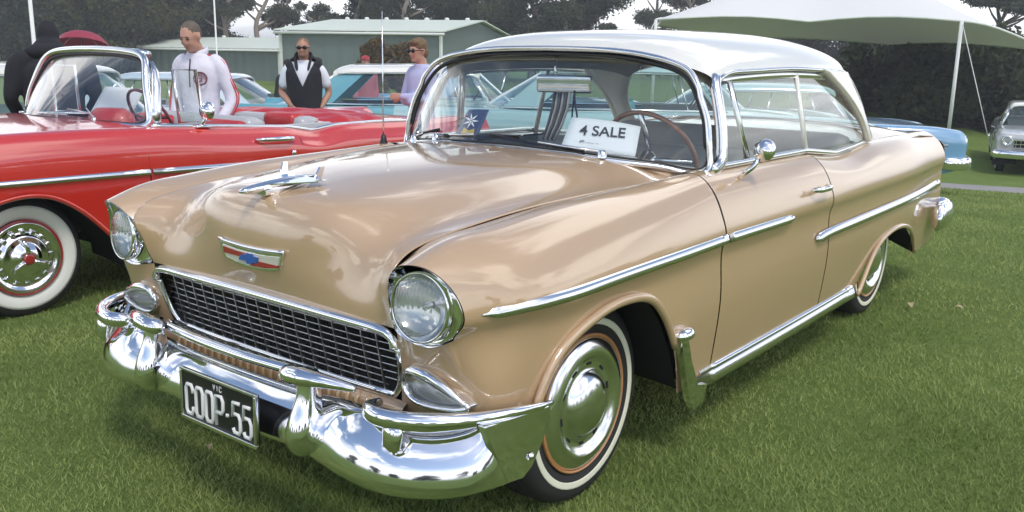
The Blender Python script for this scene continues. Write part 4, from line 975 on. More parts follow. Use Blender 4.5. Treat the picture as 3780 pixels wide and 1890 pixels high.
# folded top under a red cover with loose folds
bt = []
for x, zc, k in ((-2.30,.90,.92),(-2.33,.97,.97),(-2.42,1.012,1.0),(-2.56,1.020,1.0),(-2.72,1.015,.98),(-2.9,1.005,.95),(-3.05,.985,.90),(-3.12,.955,.86)):
    bt.append([(x, y*k, zc-.05*(abs(y)/.80)**3-(.06 if abs(y) > .79 else 0)) for y in (-.82,-.74,-.5,-.25,0,.25,.5,.74,.82)])
B_ = loft(np.array(bt), 7, 6)
for i in range(B_.shape[0]):
    for j in range(B_.shape[1]):
        x, y, z = B_[i, j]; B_[i, j, 2] += .013*math.sin(x*19+y*3.1+1.3*math.sin(y*4))*math.sin(y*6+x*2)+.007*math.sin(x*41+y*9)*math.sin(y*13+1)
grid_obj('top_cover', B_, M_redvinyl, red, True)
mb = MB(); sc = Vector((-1.08, .38, 1.055)); nn = Vector((-.86, 0, .5)).normalized(); sv = nn.cross(Vector((0, 1, 0)))
mb.tube([sc+Vector((0, 1, 0))*.20*math.cos(a)+sv*.20*math.sin(a) for a in np.linspace(0, 2*PI, 33)[:-1]], .011, 8, closed=True); mb.tube([sc-Vector((0, 1, 0))*.2, sc-nn*.03, sc+Vector((0, 1, 0))*.2], .010, 6); mb.tube([sc-nn*.02, sc-nn*.4], .025, 8); mb.build('steering_wheel', mat('steering_red', (.16, .02, .03), .35, 0, .4), red)
ds = loft(np.array([[(rws(y)[0]+dx, y*.96, rws(y)[2]+dz) for y in np.linspace(-.74, .74, 9)] for dx, dz in ((-.02, -.02), (-.12, -.015), (-.24, -.02), (-.30, -.07), (-.28, -.3))]), 3, 2); grid_obj('dashboard', ds, M_silvervinyl, red, True)
mb = MB()
mb.lathe([(.0005, .09), (.10, .085), (.15, .05), (.165, 0), (.165, -.05)], 24, Matrix.Translation((-.80, .38, 1.03)) @ Matrix.Diagonal((.7, 1.25, 1, 1))); mb.build('instrument_hood', M_redvinyl, red)
mb = MB(); mb.lathe([(0, .02), (.012, .016), (.017, 0)], 12, Matrix.Translation((-.66, .42, 1.05))); mb.tube([(-.66, .42, 1.065), (-.735, .20, 1.11)], .005, 6); mb.tube([(-.72, .36, 1.075), (-.70, .04, 1.10)], .006, 6); mb.build('wiper', M_steel, red)
mb = MB(); mb.lathe([(0, .02), (.012, .016), (.017, 0)], 12, Matrix.Translation((-.60, -.30, 1.055))); mb.tube([(-.60, -.30, 1.07), (-.69, -.52, 1.11)], .005, 6); mb.tube([(-.66, -.38, 1.08), (-.79, -.64, 1.09)], .006, 6); mb.build('wiper', M_blackplastic, red)
for s in (1, -1): lamp(red, 'headlight', (.935, s*.70, .80), .09, 1, lg); lamp(red, 'tail_light', (-4.16, s*.74, .72), .05, -1, M_emred)
bar_bumper(red, .98, .90, .46, .10, 1, 'front_bumper'); bar_bumper(red, -4.22, .90, .48, .10, -1, 'rear_bumper')
mb = MB()
for z in np.linspace(.54, .70, 6): mb.tube([(.945, y, z) for y in np.linspace(-.55, .55, 5)], .008, 5)
mb.box((.93, 0, .62), (.01, 1.15, .22)); gr_ = mb.build('grille', M_steel, red)
# ------------------------------------------------------------------ sedans of the back row
def sedan(name, loc, rot, label, paint_m, roof_m, long=0.0, zt=1.42, tall=1.0, trim='line', pillar_roof=False, seat=None, fins=True):
    root = empty(name, loc, rot, label, 'car', 'show cars on the grass')
    L = long
    sp = dict(xs=[.86,.82,.70,.45,.15,-.2,-.6,-1.0,-1.6,-2.1,-2.6,-3.0,-3.4,-3.9-L,-4.15-L,-4.22-L],
      shoulder=[(.9,.76),(.82,.86),(.6,.92),(0,.94),(-.7,.95),(-2.0,.94),(-2.6,.935),(-3.3,.95),(-4.2-L,.95 if fins else .88)],
      centre=[(.9,.70),(.82,.83),(.6,.905),(0,.955),(-.6,.975),(-2.6,.96),(-3.2,.945),(-3.9-L,.90),(-4.22-L,.80)],
      width=[(.9,.84),(.78,.89),(.4,.925),(-2.5,.93),(-3.5,.915),(-4.22-L,.86)], sill=[(.9,.42),(.6,.30),(-3.3,.27),(-3.9,.36),(-4.22-L,.42)], trim_z=.66,
      arches=[[(.46,.18),(.43,.40),(.33,.57),(.18,.65),(0,.67),(-.18,.65),(-.33,.57),(-.43,.40),(-.46,.18)], [(-2.44,.18),(-2.47,.38),(-2.57,.53),(-2.74,.60),(-2.92,.61),(-3.1,.60),(-3.27,.53),(-3.37,.38),(-3.4,.18)]],
      axles=[0, -2.92], cabin=(-.62, -3.0, .76))
    car_body(root, sp, paint_m); simple_wheels(root, sp)
    greenhouse(root, dict(xa=-.42, xh=-.90, xr=-2.60, xd=-3.28, zb=.965, zt=zt, wb=.765, wt=.615, cbase=-2.68, ctop=-2.28, wrap=.30, bars=((.18, .010), (.55, .016)), seat_m=seat or M_seat, pillar_m=paint_m if pillar_roof else roof_m), roof_m)
    side_strip(root, sp, [(.6,.70),(-.6,.69),(-2.0,.68),(-3.2,.69),(-4.1-L,.72)], .035 if trim == 'line' else .10, .010, M_steel if trim == 'line' else M_white)
    side_strip(root, sp, [(-.52,.30),(-1.5,.30),(-2.40,.30)], .04, .008, name='rocker_moulding')
    door_gap(root, sp, [(-.66, .02), (-1.62, 0), (-2.40, -.1)], .34)
    for s in (1, -1):
        lamp(root, 'headlight', (.885, s*.68, .72), .085, 1, lg); lamp(root, 'tail_light', (-4.245-L, s*.66, .70), .07, -1, M_emred)
        mb = MB(); mb.tube([(-1.42, s*.915, .855), (-1.46, s*.945, .858), (-1.56, s*.945, .858), (-1.60, s*.915, .855)], .011, 6); mb.build('door_handle', M_chrome, root)
    bar_bumper(root, .97, .88, .45, .085, 1, 'front_bumper'); bar_bumper(root, -4.30-L, .88, .47, .085, -1, 'rear_bumper')
    mb = MB(); mb.box((.872, 0, .66), (.02, 1.10, .16)); g_ = mb.build('grille', M_black, root)
    for y in np.linspace(-.52, .52, 13):
        mb = MB(); mb.box((.890, y, .66), (.02, .010, .16)); mb.build('grille_bar', M_steel, g_)
    for z in (.585, .66, .735):
        mb = MB(); mb.box((.894, 0, z), (.02, 1.12, .014)); mb.build('grille_bar', M_chrome, g_)
    return root
P_turq = paint('turquoise_paint', (.10, .34, .40)); P_teal = paint('teal_paint', (.03, .25, .28)); P_aqua = paint('pale_aqua_paint', (.36, .55, .56)); P_ice = paint('ice_blue_paint', (.52, .62, .68)); P_sky = paint('sky_blue_paint', (.16, .34, .55)); P_silver = paint('silver_grey_paint', (.40, .42, .43))
M_tealseat = mat('teal_vinyl', (.05, .28, .30), .5)
def gz(x, y): return float(ground_z(x, y))
def at_ground(x, y): return (x, y, gz(x, y))
def park(fn, cx, cy, deg, *a, **k):
    """parks a car so that its middle (1.67 m behind the front axle) is at cx, cy"""
    q = R(deg); return fn(a[0], at_ground(cx+1.67*math.cos(q), cy+1.67*math.sin(q)), q, *a[1:], **k)
park(sedan, -6.42, -6.18, 129, 'sedan', 'turquoise sedan with white roof parked side-on behind the man in the black vest', P_turq, M_white, pillar_roof=True, seat=M_tealseat, long=-.38)
park(sedan, -6.7, -3.1, 122, 'sedan', 'pale aqua and blue car seen through the windshield of the tan sedan', P_aqua, P_aqua, trim='band', seat=M_tealseat)
park(sedan, -6.0, -11.0, -54, 'sedan', 'ice blue sedan with pale roof parked behind man in the white track jacket', P_ice, P_ice)
park(sedan, -1.85, -7.4, 128, 'sedan', 'teal sedan with white roof behind the red convertible, beside person in black hood', P_teal, M_white, seat=M_tealseat)
park(sedan, -21.3, -1.15, 12, 'sedan', 'silver grey old car facing the camera beyond the footpath at far right', P_silver, M_white, seat=M_seat)
park(sedan, -10.6, -8.0, 128, 'sedan', 'sky blue sedan roof showing behind the man in lavender shirt', P_sky, P_sky, zt=1.52)
park(sedan, -10.2, -3.0, 124, 'sedan', 'bright blue sedan seen through the rear glass of the tan sedan', P_sky, P_aqua)
# ================================================================== PEOPLE
def ellip(c, r, rot=None, nu=20, nv=14):
    V = []; F = []
    E = Euler(rot).to_matrix() if rot else Matrix.Identity(3)
    for i in range(nv+1):
        t = PI*i/nv
        for k in range(nu):
            a = 2*PI*k/nu; V.append(Vector(c)+E @ Vector((r[0]*math.sin(t)*math.cos(a), r[1]*math.sin(t)*math.sin(a), r[2]*math.cos(t))))
    for i in range(nv):
        for k in range(nu): q = (k+1) % nu; F.append((i*nu+k, (i+1)*nu+k, (i+1)*nu+q, i*nu+q))
    return V, F
def fuse(mb, name, m, parent, vox=.012, smooth=6, M_=None):
    """one continuous skin out of overlapping volumes"""
    me = bpy.data.meshes.new('tmp'); me.from_pydata(mb.v, [], mb.f); me.update()
    o = bpy.data.objects.new('tmp', me); COL.objects.link(o)
    bm = bmesh.new(); bm.from_mesh(me); bmesh.ops.recalc_face_normals(bm, faces=bm.faces[:]); bm.to_mesh(me); bm.free()
    r = o.modifiers.new('r', 'REMESH'); r.mode = 'VOXEL'; r.voxel_size = vox
    s = o.modifiers.new('s', 'SMOOTH'); s.iterations = smooth; s.factor = .5
    out = bpy.data.meshes.new_from_object(o.evaluated_get(bpy.context.evaluated_depsgraph_get()))
    bpy.data.objects.remove(o); bpy.data.meshes.remove(me)
    out.materials.clear(); out.materials.append(m); out.polygons.foreach_set('use_smooth', np.ones(len(out.polygons), dtype=bool))
    ob = bpy.data.objects.new(name, out); link(ob, parent); return ob
def limb(mb, pts, rad, n=14, flat=1.0, up=None):
    P = np.array([list(p)+[r] for p, r in zip(pts, rad)]); Q = nspline(P, 5) if len(pts) > 2 else nspline(P, 6)
    mb.tube([q[:3] for q in Q], [max(q[3], .004) for q in Q], n, flat=flat, up=up)
    for e in (0, -1): v, f = ellip(Q[e][:3], (Q[e][3],)*3, None, 10, 8); mb.add(v, f)
M_skin = mat('skin', (.48, .27, .19), .5, vary=(18, .06)); M_skin2 = mat('skin_tanned', (.40, .21, .14), .5, vary=(18, .06))
M_jeans = mat('blue_denim', (.055, .085, .16), .85, vary=(30, .2)); M_darkcloth = mat('dark_trousers', (.02, .021, .025), .85)
M_lip = mat('lip', (.36, .13, .11), .5); M_eye = mat('eye_dark', (.02, .015, .012), .3); M_brow = mat('brow', (.06, .04, .03), .8)
def head_parts(mb, hc, fwd, tilt):
    """skull, jaw, nose, ears in the head frame; returns that frame"""
    f = Vector((math.cos(fwd)*math.cos(tilt), math.sin(fwd)*math.cos(tilt), math.sin(tilt))); l = Vector((-math.sin(fwd), math.cos(fwd), 0)); u = f.cross(l)
    T = Matrix(((f.x, l.x, u.x, hc[0]), (f.y, l.y, u.y, hc[1]), (f.z, l.z, u.z, hc[2]), (0, 0, 0, 1))) @ Matrix.Scale(.885, 4)
    def E(c, r, nu=20, nv=14):
        v, fc = ellip(c, r, None, nu, nv); mb.add([T @ q for q in v], fc)
    E((-.012, 0, .028), (.098, .077, .092)); E((.030, 0, -.045), (.062, .058, .070)); E((.066, 0, -.088), (.030, .030, .026))
    E((.060, 0, .012), (.036, .058, .040)); E((.094, 0, -.012), (.018, .013, .030), 12, 10); E((.104, 0, -.026), (.014, .017, .012), 12, 10)
    E((.078, .032, -.022), (.020, .022, .018), 12, 10); E((.078, -.032, -.022), (.020, .022, .018), 12, 10); E((.080, 0, .040), (.014, .046, .012), 12, 10)
    E((.082, 0, -.060), (.016, .024, .010), 12, 10)
    for s in (1, -1): E((-.008, s*.079, -.004), (.020, .010, .033), 10, 8)
    return T
def hand(mb, wrist, elbow, curl=.6, palm_n=None, s=1):
    w = Vector(wrist); d = (w-Vector(elbow)).normalized(); n = Vector(palm_n) if palm_n is not None else Vector((0, 0, 1)); n = (n-d*d.dot(n)).normalized(); b = d.cross(n)*s
    v, f = ellip((0, 0, 0), (.048, .040, .017), None, 14, 10); T = Matrix(((d.x, b.x, n.x, 0), (d.y, b.y, n.y, 0), (d.z, b.z, n.z, 0), (0, 0, 0, 1))); T.translation = w+d*.045
    mb.add([T @ q for q in v], f)
    for k, ln in enumerate((.070, .080, .076, .060)):
        o = (k-1.5)*.0195; p0 = Vector((.038, o, 0)); a = curl*.5
        p1 = p0+Vector((math.cos(a), 0, -math.sin(a)))*ln*.45; a2 = curl*1.2; p2 = p1+Vector((math.cos(a2), 0, -math.sin(a2)))*ln*.32; a3 = curl*1.8; p3 = p2+Vector((math.cos(a3), 0, -math.sin(a3)))*ln*.23
        mb.tube([T @ q for q in (p0-Vector((.02, 0, 0)), p0, p1, p2, p3)], [.010, .0095, .009, .0082, .006], 8)
    t0 = Vector((-.015, -.030, -.004)); mb.tube([T @ q for q in (t0, t0+Vector((.028, -.022, -.008)), t0+Vector((.055, -.028, -.014)), t0+Vector((.075, -.026, -.018)))], [.013, .012, .010, .007], 8)
def person(loc, face, label, P):
    """P: h height, arms (list of (shoulder, elbow, wrist) offsets), look (yaw offset, tilt), clothes"""
    root = empty('person', loc, face, label, 'person', P.get('group', 'people among the cars'))
    k = P.get('h', 1.76)/1.76; b = P.get('bulk', 1.0); vox = P.get('vox', .011); skin = P.get('skin', M_skin)
    V3 = lambda *a: Vector(a)*k
    hip, chest, neck = V3(0, 0, .94), V3(-.01+P.get('lean', 0)*.6, 0, 1.28), V3(.0+P.get('lean', 0), 0, 1.46)
    yaw, tilt = P.get('look', (0, 0)); hc = neck+V3(.035+max(0, -tilt)*.07, 0, .137-max(0, -tilt)*.03)
    body = MB()
    limb(body, [neck-V3(.01, 0, .06), neck+V3(.0, 0, .03), hc-V3(.015, 0, .05)], [.066*k, .056*k, .058*k])
    T = head_parts(body, hc, yaw, tilt)
    limb(body, [V3(0, 0, .90), V3(0, 0, 1.10), chest, neck-V3(0, 0, .06)], [.085*b*k, .080*b*k, .085*b*k, .055*k])
    arms = P['arms']
    for s, (sh, el, wr, curl, pn) in zip((1, -1), arms):
        sh, el, wr = V3(*sh), V3(*el), V3(*wr)
        limb(body, [sh, (sh+el)/2+V3(0, s*.004, 0), el, (el+wr)/2, wr], [.044*b*k, .043*b*k, .037*k, .036*k, .026*k]); hand(body, wr, el, curl, pn, s)
    for s in (1, -1):
        limb(body, [V3(0, s*.09, .92), V3(.015, s*.10, .50), V3(-.005, s*.10, .10)], [.080*k, .055*k, .040*k])
        v, f = ellip((.06*k, s*.10*k, .035*k), (.12*k, .043*k, .035*k)); body.add(v, f)
    bo = fuse(body, 'body', skin, root, vox, 5)
    # trousers, shoes
    t = MB(); limb(t, [V3(0, 0, .86), V3(0, 0, .96)], [.105*b*k, .105*b*k], 18)
    v, f = ellip(V3(-.005, 0, .93), (.110*b*k, .150*b*k, .10*k)); t.add(v, f)
    for s in (1, -1): limb(t, [V3(0, s*.085, .90), V3(.02, s*.105, .50), V3(.0, s*.105, .07)], [.088*b*k, .066*k, .060*k])
    fuse(t, 'trousers', P.get('legs', M_jeans), root, .016, 5)
    sh_ = MB()
    for s in (1, -1): v, f = ellip((.065*k, s*.105*k, .040*k), (.14*k, .052*k, .045*k)); sh_.add(v, f)
    fuse(sh_, 'shoes', M_darkcloth, root, .016, 3)
    # upper garment
    g = MB(); hem = P.get('hem', .90); top = neck-V3(.012, 0, .045)
    th = P.get('puff', .022)
    def torso(mb, e, z_lo, sleeveless=False):
        for z, rx, ry in ((z_lo, .118, .165), (1.0, .118, .162), (1.12, .118, .165), (1.24, .128, .178), (1.34, .120, .185), (1.41, .085, .150)):
            pass
        Q = nspline(np.array([(0, 0, z_lo, .110, .150), (0, 0, 1.02, .105, .138), (-.005+P.get('lean', 0)*.3, 0, 1.16, .108, .143), (-.01+P.get('lean', 0)*.6, 0, 1.28, .114, .155), (-.008+P.get('lean', 0)*.8, 0, 1.37, .098, .152), (-.005+P.get('lean', 0), 0, 1.425, .068, .100), (P.get('lean', 0), 0, 1.47, .060, .066)]), 5)*k
        n = 28; V = []; F = []
        for q in Q:
            for j in range(n):
                a = 2*PI*j/n; V.append((q[0]+(q[3]*b+e)*math.cos(a), q[1]+(q[4]*b+e)*math.sin(a), q[2]))
        for i in range(len(Q)-1):
            for j in range(n): q2 = (j+1) % n; F.append((i*n+j, i*n+q2, (i+1)*n+q2, (i+1)*n+j))
        F += [tuple(range(n-1, -1, -1)), tuple((len(Q)-1)*n+j for j in range(n))]
        mb.add(V, F)
    torso(g, th-.012, hem)
    slv = P.get('sleeve', 1.0)
    for s, (sh, el, wr, curl, pn) in zip((1, -1), arms):
        sh, el, wr = V3(*sh), V3(*el), V3(*wr); wr = el+(wr-el)*.97
        if slv >= 1: limb(g, [sh+V3(0, -s*.03, .015), sh+V3(0, s*.004, -.02), (sh+el)/2, el, (el+wr)/2, wr], [.046*b*k+th*.3, .048*b*k+th*.3, .046*b*k+th*.3, .042*k+th*.3, .039*k+th*.3, .031*k+th*.3])
        elif slv > 0: limb(g, [sh+V3(0, -s*.03, .015), sh+V3(0, s*.006, -.02), sh+(el-sh)*slv], [.047*b*k+th*.2, .049*b*k+th*.25, .052*b*k+th*.25])
    co = fuse(g, P.get('garment', 'shirt'), P['top'], root, vox, 4)
    if 'vest' in P:
        g2 = MB(); torso(g2, th+.006, .90); limb(g2, [V3(0, .13, 1.40), V3(-.03, .06, 1.47)], [.07*k, .055*k]); limb(g2, [V3(0, -.13, 1.40), V3(-.03, -.06, 1.47)], [.07*k, .055*k])
        vo = fuse(g2, 'vest', P['vest'], root, vox, 3)
        # open the front as a V: remove the vest faces there
        bm = bmesh.new(); bm.from_mesh(vo.data)
        for sg_ in (1, -1): bmesh.ops.bisect_plane(bm, geom=bm.verts[:]+bm.edges[:]+bm.faces[:], plane_co=(0, 0, 1.19*k), plane_no=(0, 1, -.46*sg_))
        kill = [f for f in bm.faces if f.calc_center_median().x > .02 and abs(f.calc_center_median().y) < max(0, (f.calc_center_median().z-1.19*k))*.46 and f.calc_center_median().z > 1.19*k]
        bmesh.ops.delete(bm, geom=kill, context='FACES'); bm.to_mesh(vo.data); bm.free(); solidify(vo, .012, 0)
        mb = MB()
        for s in (1, -1): mb.tube(list(nspline(np.array([V3(-.045, s*.012, 1.535), V3(-.02, s*.072, 1.525), V3(.045, s*.078, 1.47), V3(.105, s*.055, 1.36)]), 4)), [.030*k]*12+[.016*k], 8, flat=.45)
        mb.build('vest_collar', P['vest'], vo)
        mb = MB(); mb.tube([V3(.140, 0, 1.19), V3(.137, 0, 1.05), V3(.139, 0, .91)], .005, 6); mb.build('zip', M_steel, vo)
    # hair
    if 'hair' in P:
        h = MB(); st = P.get('hairstyle', 'short')
        def HE(c, r): v, f = ellip(c, r, None, 20, 14); h.add([T @ q for q in v], f)
        if st == 'short': HE((-.022, 0, .055), (.094, .082, .078)); HE((-.055, 0, .005), (.060, .078, .070)); HE((.035, 0, .100), (.045, .060, .022))
        elif st == 'crop': HE((-.022, 0, .050), (.092, .079, .075)); HE((-.05, 0, .01), (.060, .074, .060))
        elif st == 'full': HE((-.020, 0, .060), (.104, .090, .085)); HE((-.055, 0, -.01), (.068, .086, .090)); HE((.052, .01, .098), (.045, .066, .030))
        ho = fuse(h, 'hair', P['hair'], root, .009, 3)
        tex = ho.modifiers.new('d', 'DISPLACE'); tx = bpy.data.textures.get('hair') or bpy.data.textures.new('hair', 'CLOUDS'); tx.noise_scale = .018; tex.texture = tx; tex.strength = .012; tex.mid_level = .5
    if P.get('face', True):
        for s in (1, -1):
            v, f = ellip((.0885, s*.031, .014), (.008, .013, .006), None, 10, 8); mesh_obj('eye', [T @ q for q in v], f, M_eye, bo)
            v, f = ellip((.094, s*.033, .034), (.006, .021, .0045), None, 10, 8); mesh_obj('eyebrow', [T @ q for q in v], f, P.get('brow', M_brow), bo)
        v, f = ellip((.0945, 0, -.058), (.005, .023, .0055), None, 10, 8); mesh_obj('mouth', [T @ q for q in v], f, M_lip, bo)
    if P.get('stubble'):
        v, f = ellip((.064, 0, -.080), (.040, .050, .036), None, 16, 12); mesh_obj('stubble', [T @ q for q in v], f, mat('stubble', (.20, .11, .075), .8), bo)
    if P.get('shades'):
        sg = MB()
        for s in (1, -1):
            v, f = ellip((.103, s*.034, .012), (.007, .031, .020), None, 14, 10); sg.add([T @ q for q in v], f)
            sg.tube([T @ Vector(q) for q in ((.098, s*.062, .020), (.05, s*.083, .016), (-.01, s*.086, .008))], .0042, 6)
        sg.tube([T @ Vector((.107, -.02, .020)), T @ Vector((.107, .02, .020))], .004, 6); sg.build('sunglasses', mat('dark_lens', (.008, .008, .009), .12), root)
    return root, T, k, co
M_trackwhite = mat('white_tracksuit_cloth', (.70, .69, .78), .75, vary=(7, .05), bump=(9, .6, .03)); M_stripe = mat('red_stripe_cloth', (.50, .05, .06), .75)
M_navy = mat('navy_cloth', (.02, .022, .05), .85); M_blackcloth = mat('black_fleece', (.016, .017, .022), .92, bump=(30, .4, .01)); M_tee = mat('white_cotton', (.72, .74, .80), .85, bump=(16, .3, .015))
M_lav = mat('lavender_knit', (.44, .47, .68), .9, bump=(20, .4, .012)); M_blackcoat = mat('black_coat', (.013, .013, .018), .9, bump=(12, .4, .02))
M_hairgrey = mat('grey_brown_hair', (.12, .095, .075), .8, vary=(40, .35)); M_hairbrown = mat('light_brown_hair', (.16, .10, .055), .75, vary=(40, .35)); M_hairdark = mat('dark_hair', (.02, .016, .014), .7)
M_redcap = mat('red_cap_cloth', (.48, .05, .07), .8)
DOWN = lambda s: ((0, s*.160, 1.395), (-.02, s*.205, 1.10), (.05, s*.200, .86), .5, (0, s, 0))
# 1: white track jacket, looking down at the red car
p, T, k, co = person(at_ground(-1.755, -3.975), R(26), 'man in white track jacket with red sleeve stripes, looking down at the red car', dict(h=1.80, arms=[((0, .160, 1.40), (-.03, .235, 1.12), (.10, .175, .90), .6, (0, 1, 0)), ((0, -.160, 1.40), (-.03, -.215, 1.12), (.08, -.18, .89), .6, (0, -1, 0))],
    look=(R(-4), R(-24)), lean=.035, hair=M_hairgrey, hairstyle='crop', top=M_trackwhite, garment='track_jacket', legs=M_darkcloth, hem=.86, bulk=.95))
for s in (1, -1):       # raglan stripes running down each sleeve, standing collar, zip, round chest badge
    for q in (-.015, .015):
        mb = MB(); el = (-.03, s*(.235 if s > 0 else .215), 1.12); wr = ((.10, .175, .90) if s > 0 else (.08, -.18, .89))
        pts = [Vector((.005+q*.6, s*.075, 1.458)), Vector((.0+q, s*.135, 1.446)), Vector((-.005+q, s*.196, 1.415)), Vector((-.02+q, s*.232, 1.30)), Vector((el[0]+q, el[1]+s*.052, el[2]+.03)), Vector((el[0]*.4+wr[0]*.6+q*1.2, (el[1]*.4+wr[1]*.6)+s*.048, el[2]*.4+wr[2]*.6)), Vector((wr[0]+q, wr[1]+s*.038, wr[2]+.02))]
        mb.tube([Vector(a)*k for a in nspline(np.array(pts), 5)], .0055*k, 6, flat=.8); mb.build('sleeve_stripe', M_stripe, co)
mb = MB(); mb.tube([Vector((.035+.068*math.cos(a)-.02, .066*math.sin(a), 1.475-.02*math.cos(a)))*k for a in np.linspace(.35, 2*PI-.35, 20)], .028*k, 8, flat=.42, up=(0, 0, 1)); mb.build('collar', M_trackwhite, co)
mb = MB(); v, f = ellip(Vector((.060, 0, 1.462))*k, (.030, .040, .030)); mb.add(v, f); mb.build('undershirt', M_navy, p)
mb = MB(); mb.tube([Vector((.088+.035, 0, 1.425))*k, Vector((.143, 0, 1.34))*k, Vector((.148, 0, 1.22))*k], .005, 6); mb.build('zip', M_navy, co)
bT = basis(Vector((.132, .078, 1.285))*k, (-.45, 1, 0), (1, .42, .12))
mb = MB(); mb.tube([bT @ Vector((.047*math.cos(a), .047*math.sin(a), 0)) for a in np.linspace(0, 2*PI, 25)[:-1]], .010, 6, closed=True, flat=.5); mb.build('chest_badge', mat('badge_maroon', (.18, .05, .07), .8), co)
mb = MB(); mb.tube([bT @ Vector((x, y, .003)) for x, y in ((-.012, -.026), (.012, -.010), (.012, .022), (-.012, .026), (-.014, .002), (.012, .0))], .005, 6); mb.build('badge_figure', mat('badge_maroon2', (.30, .10, .12), .8), co)
# 2: black vest over a white tee, hand in pocket
person(at_ground(-4.27, -5.83), R(42), 'man in black vest and jeans wearing sunglasses, hand in vest pocket', dict(h=1.80, bulk=1.10, skin=M_skin2, arms=[((0, .165, 1.385), (-.06, .25, 1.13), (.05, .19, .98), .5, (0, 1, 0)), ((0, -.165, 1.385), (-.05, -.255, 1.12), (.135, -.145, 1.01), .45, (.3, -1, .2))],
    look=(R(2), R(-4)), hair=mat('shaved_hair', (.20, .115, .08), .8), hairstyle='crop', top=M_tee, garment='t_shirt', vest=M_blackcloth, sleeve=.62, shades=True, stubble=True, hem=.92))
# 3: lavender jumper, arms crossed
person(at_ground(-4.10, -3.88), R(-8), 'man in lavender jumper and sunglasses with crossed arms, beside the tan windshield pillar', dict(h=1.70, arms=[((0, .160, 1.385), (.05, .21, 1.13), (.19, -.06, 1.15), .4, (1, 0, .2)), ((0, -.160, 1.385), (.05, -.21, 1.12), (.175, .08, 1.10), .4, (1, 0, .2))],
    look=(R(6), R(-6)), hair=M_hairbrown, hairstyle='full', top=M_lav, garment='jumper', shades=True, legs=M_jeans, hem=.88))
# 4: black hooded coat, seen from behind
p4, T4, k4, co4 = person(at_ground(-1.37, -5.54), R(-112), 'person in black hooded coat seen from behind at the left edge', dict(h=1.84, bulk=1.42, arms=[((0, .235, 1.40), (.0, .31, 1.12), (.14, .26, .96), .5, (0, 1, 0)), ((0, -.235, 1.40), (.0, -.31, 1.12), (.14, -.26, .96), .5, (0, -1, 0))],
    look=(R(-5), R(-16)), lean=.06, top=M_blackcoat, garment='hooded_coat', legs=M_darkcloth, hem=.72, puff=.040, face=True))
h = MB()
for c, r in (((-.025, 0, .030), (.122, .100, .125)), ((-.07, 0, -.10), (.10, .135, .085)), ((-.05, 0, .09), (.075, .07, .072)), ((-.09, 0, -.16), (.12, .22, .085))): v, f = ellip(c, r); h.add([T4 @ q for q in v], f)
fuse(h, 'hood', M_blackcoat, co4, .014, 4)
# further people behind the far row of cars
def back_person(x, y, face, label, top, hair, h=1.7, cap=None, legs=M_darkcloth):
    r_, T_, k_, c_ = person(at_ground(x, y), R(face), label, dict(h=h, arms=[DOWN(1), DOWN(-1)], look=(0, R(-5)), hair=hair, hairstyle='short', top=top, legs=legs, vox=.018, group='people among the cars'))
    if cap:
        mb = MB(); v, f = ellip((-.012, 0, .072), (.104, .090, .062)); mb.add([T_ @ q for q in v], f)
        mb.tube([T_ @ Vector((.07, -.05, .075)), T_ @ Vector((.165, 0, .068)), T_ @ Vector((.07, .05, .075))], .020, 8, flat=.25, up=(0, 0, 1)); mb.build('cap', cap, r_)
    return r_
back_person(-9.40, -10.40, 60, 'person in red cap behind the roof of the turquoise sedan', mat('pinkish_top', (.45, .12, .14), .85), M_hairdark, 1.76, M_redcap)
back_person(-8.85, -11.05, 20, 'dark haired person in red top behind the turquoise sedan', M_redcap, M_hairdark, 1.74)
back_person(-7.55, -10.30, 75, 'dark haired person in black top left of the man in the vest', M_darkcloth, M_hairdark, 1.68)
back_person(-5.30, -12.9, 70, 'dark haired person in pale top under the red umbrella', M_tee, M_hairdark, 1.72)
# red umbrella held up behind the hooded person
um = empty('umbrella', (-5.35, -12.85, 1.26), R(40), 'maroon red umbrella held up behind the black hooded person', 'umbrella')
mb = MB(); V = [(0, 0, .46)]; n = 8; rings = 5
for q in range(1, rings+1):
    t = q/rings
    for i in range(n*4):
        a = 2*PI*i/(n*4); sc_ = 1-.045*(1-abs(math.cos(a*n/2)))*t
        V.append((.56*math.sin(t*1.25)/math.sin(1.25)*math.cos(a)*sc_, .56*math.sin(t*1.25)/math.sin(1.25)*math.sin(a)*sc_, .46-.24*(1-math.cos(t*1.25))/(1-math.cos(1.25))))
m_ = n*4; F = [(0, 1+i, 1+(i+1) % m_) for i in range(m_)]+[(1+k_*m_+i, 1+(k_+1)*m_+i, 1+(k_+1)*m_+(i+1) % m_, 1+k_*m_+(i+1) % m_) for k_ in range(rings-1) for i in range(m_)]
cn_ = mesh_obj('canopy', V, F, mat('umbrella_cloth', (.28, .030, .055), .6), um, True)
for i in range(8):
    a = 2*PI*i/8; mb = MB(); mb.tube([(.56*math.sin(t*1.25)/math.sin(1.25)*math.cos(a), .56*math.sin(t*1.25)/math.sin(1.25)*math.sin(a), .452-.24*(1-math.cos(t*1.25))/(1-math.cos(1.25))) for t in np.linspace(.05, 1, 6)], .004, 5); mb.build('rib', M_steel, um)
mb = MB(); mb.tube([(0, 0, .50), (0, 0, -.25)], .008, 8); mb.tube([(0, 0, -.25), (0, 0, -.36)], .014, 8); mb.build('shaft', M_blackplastic, um)
um.rotation_euler = (R(8), R(-16), R(20)); um.scale = (.76, .76, .95)
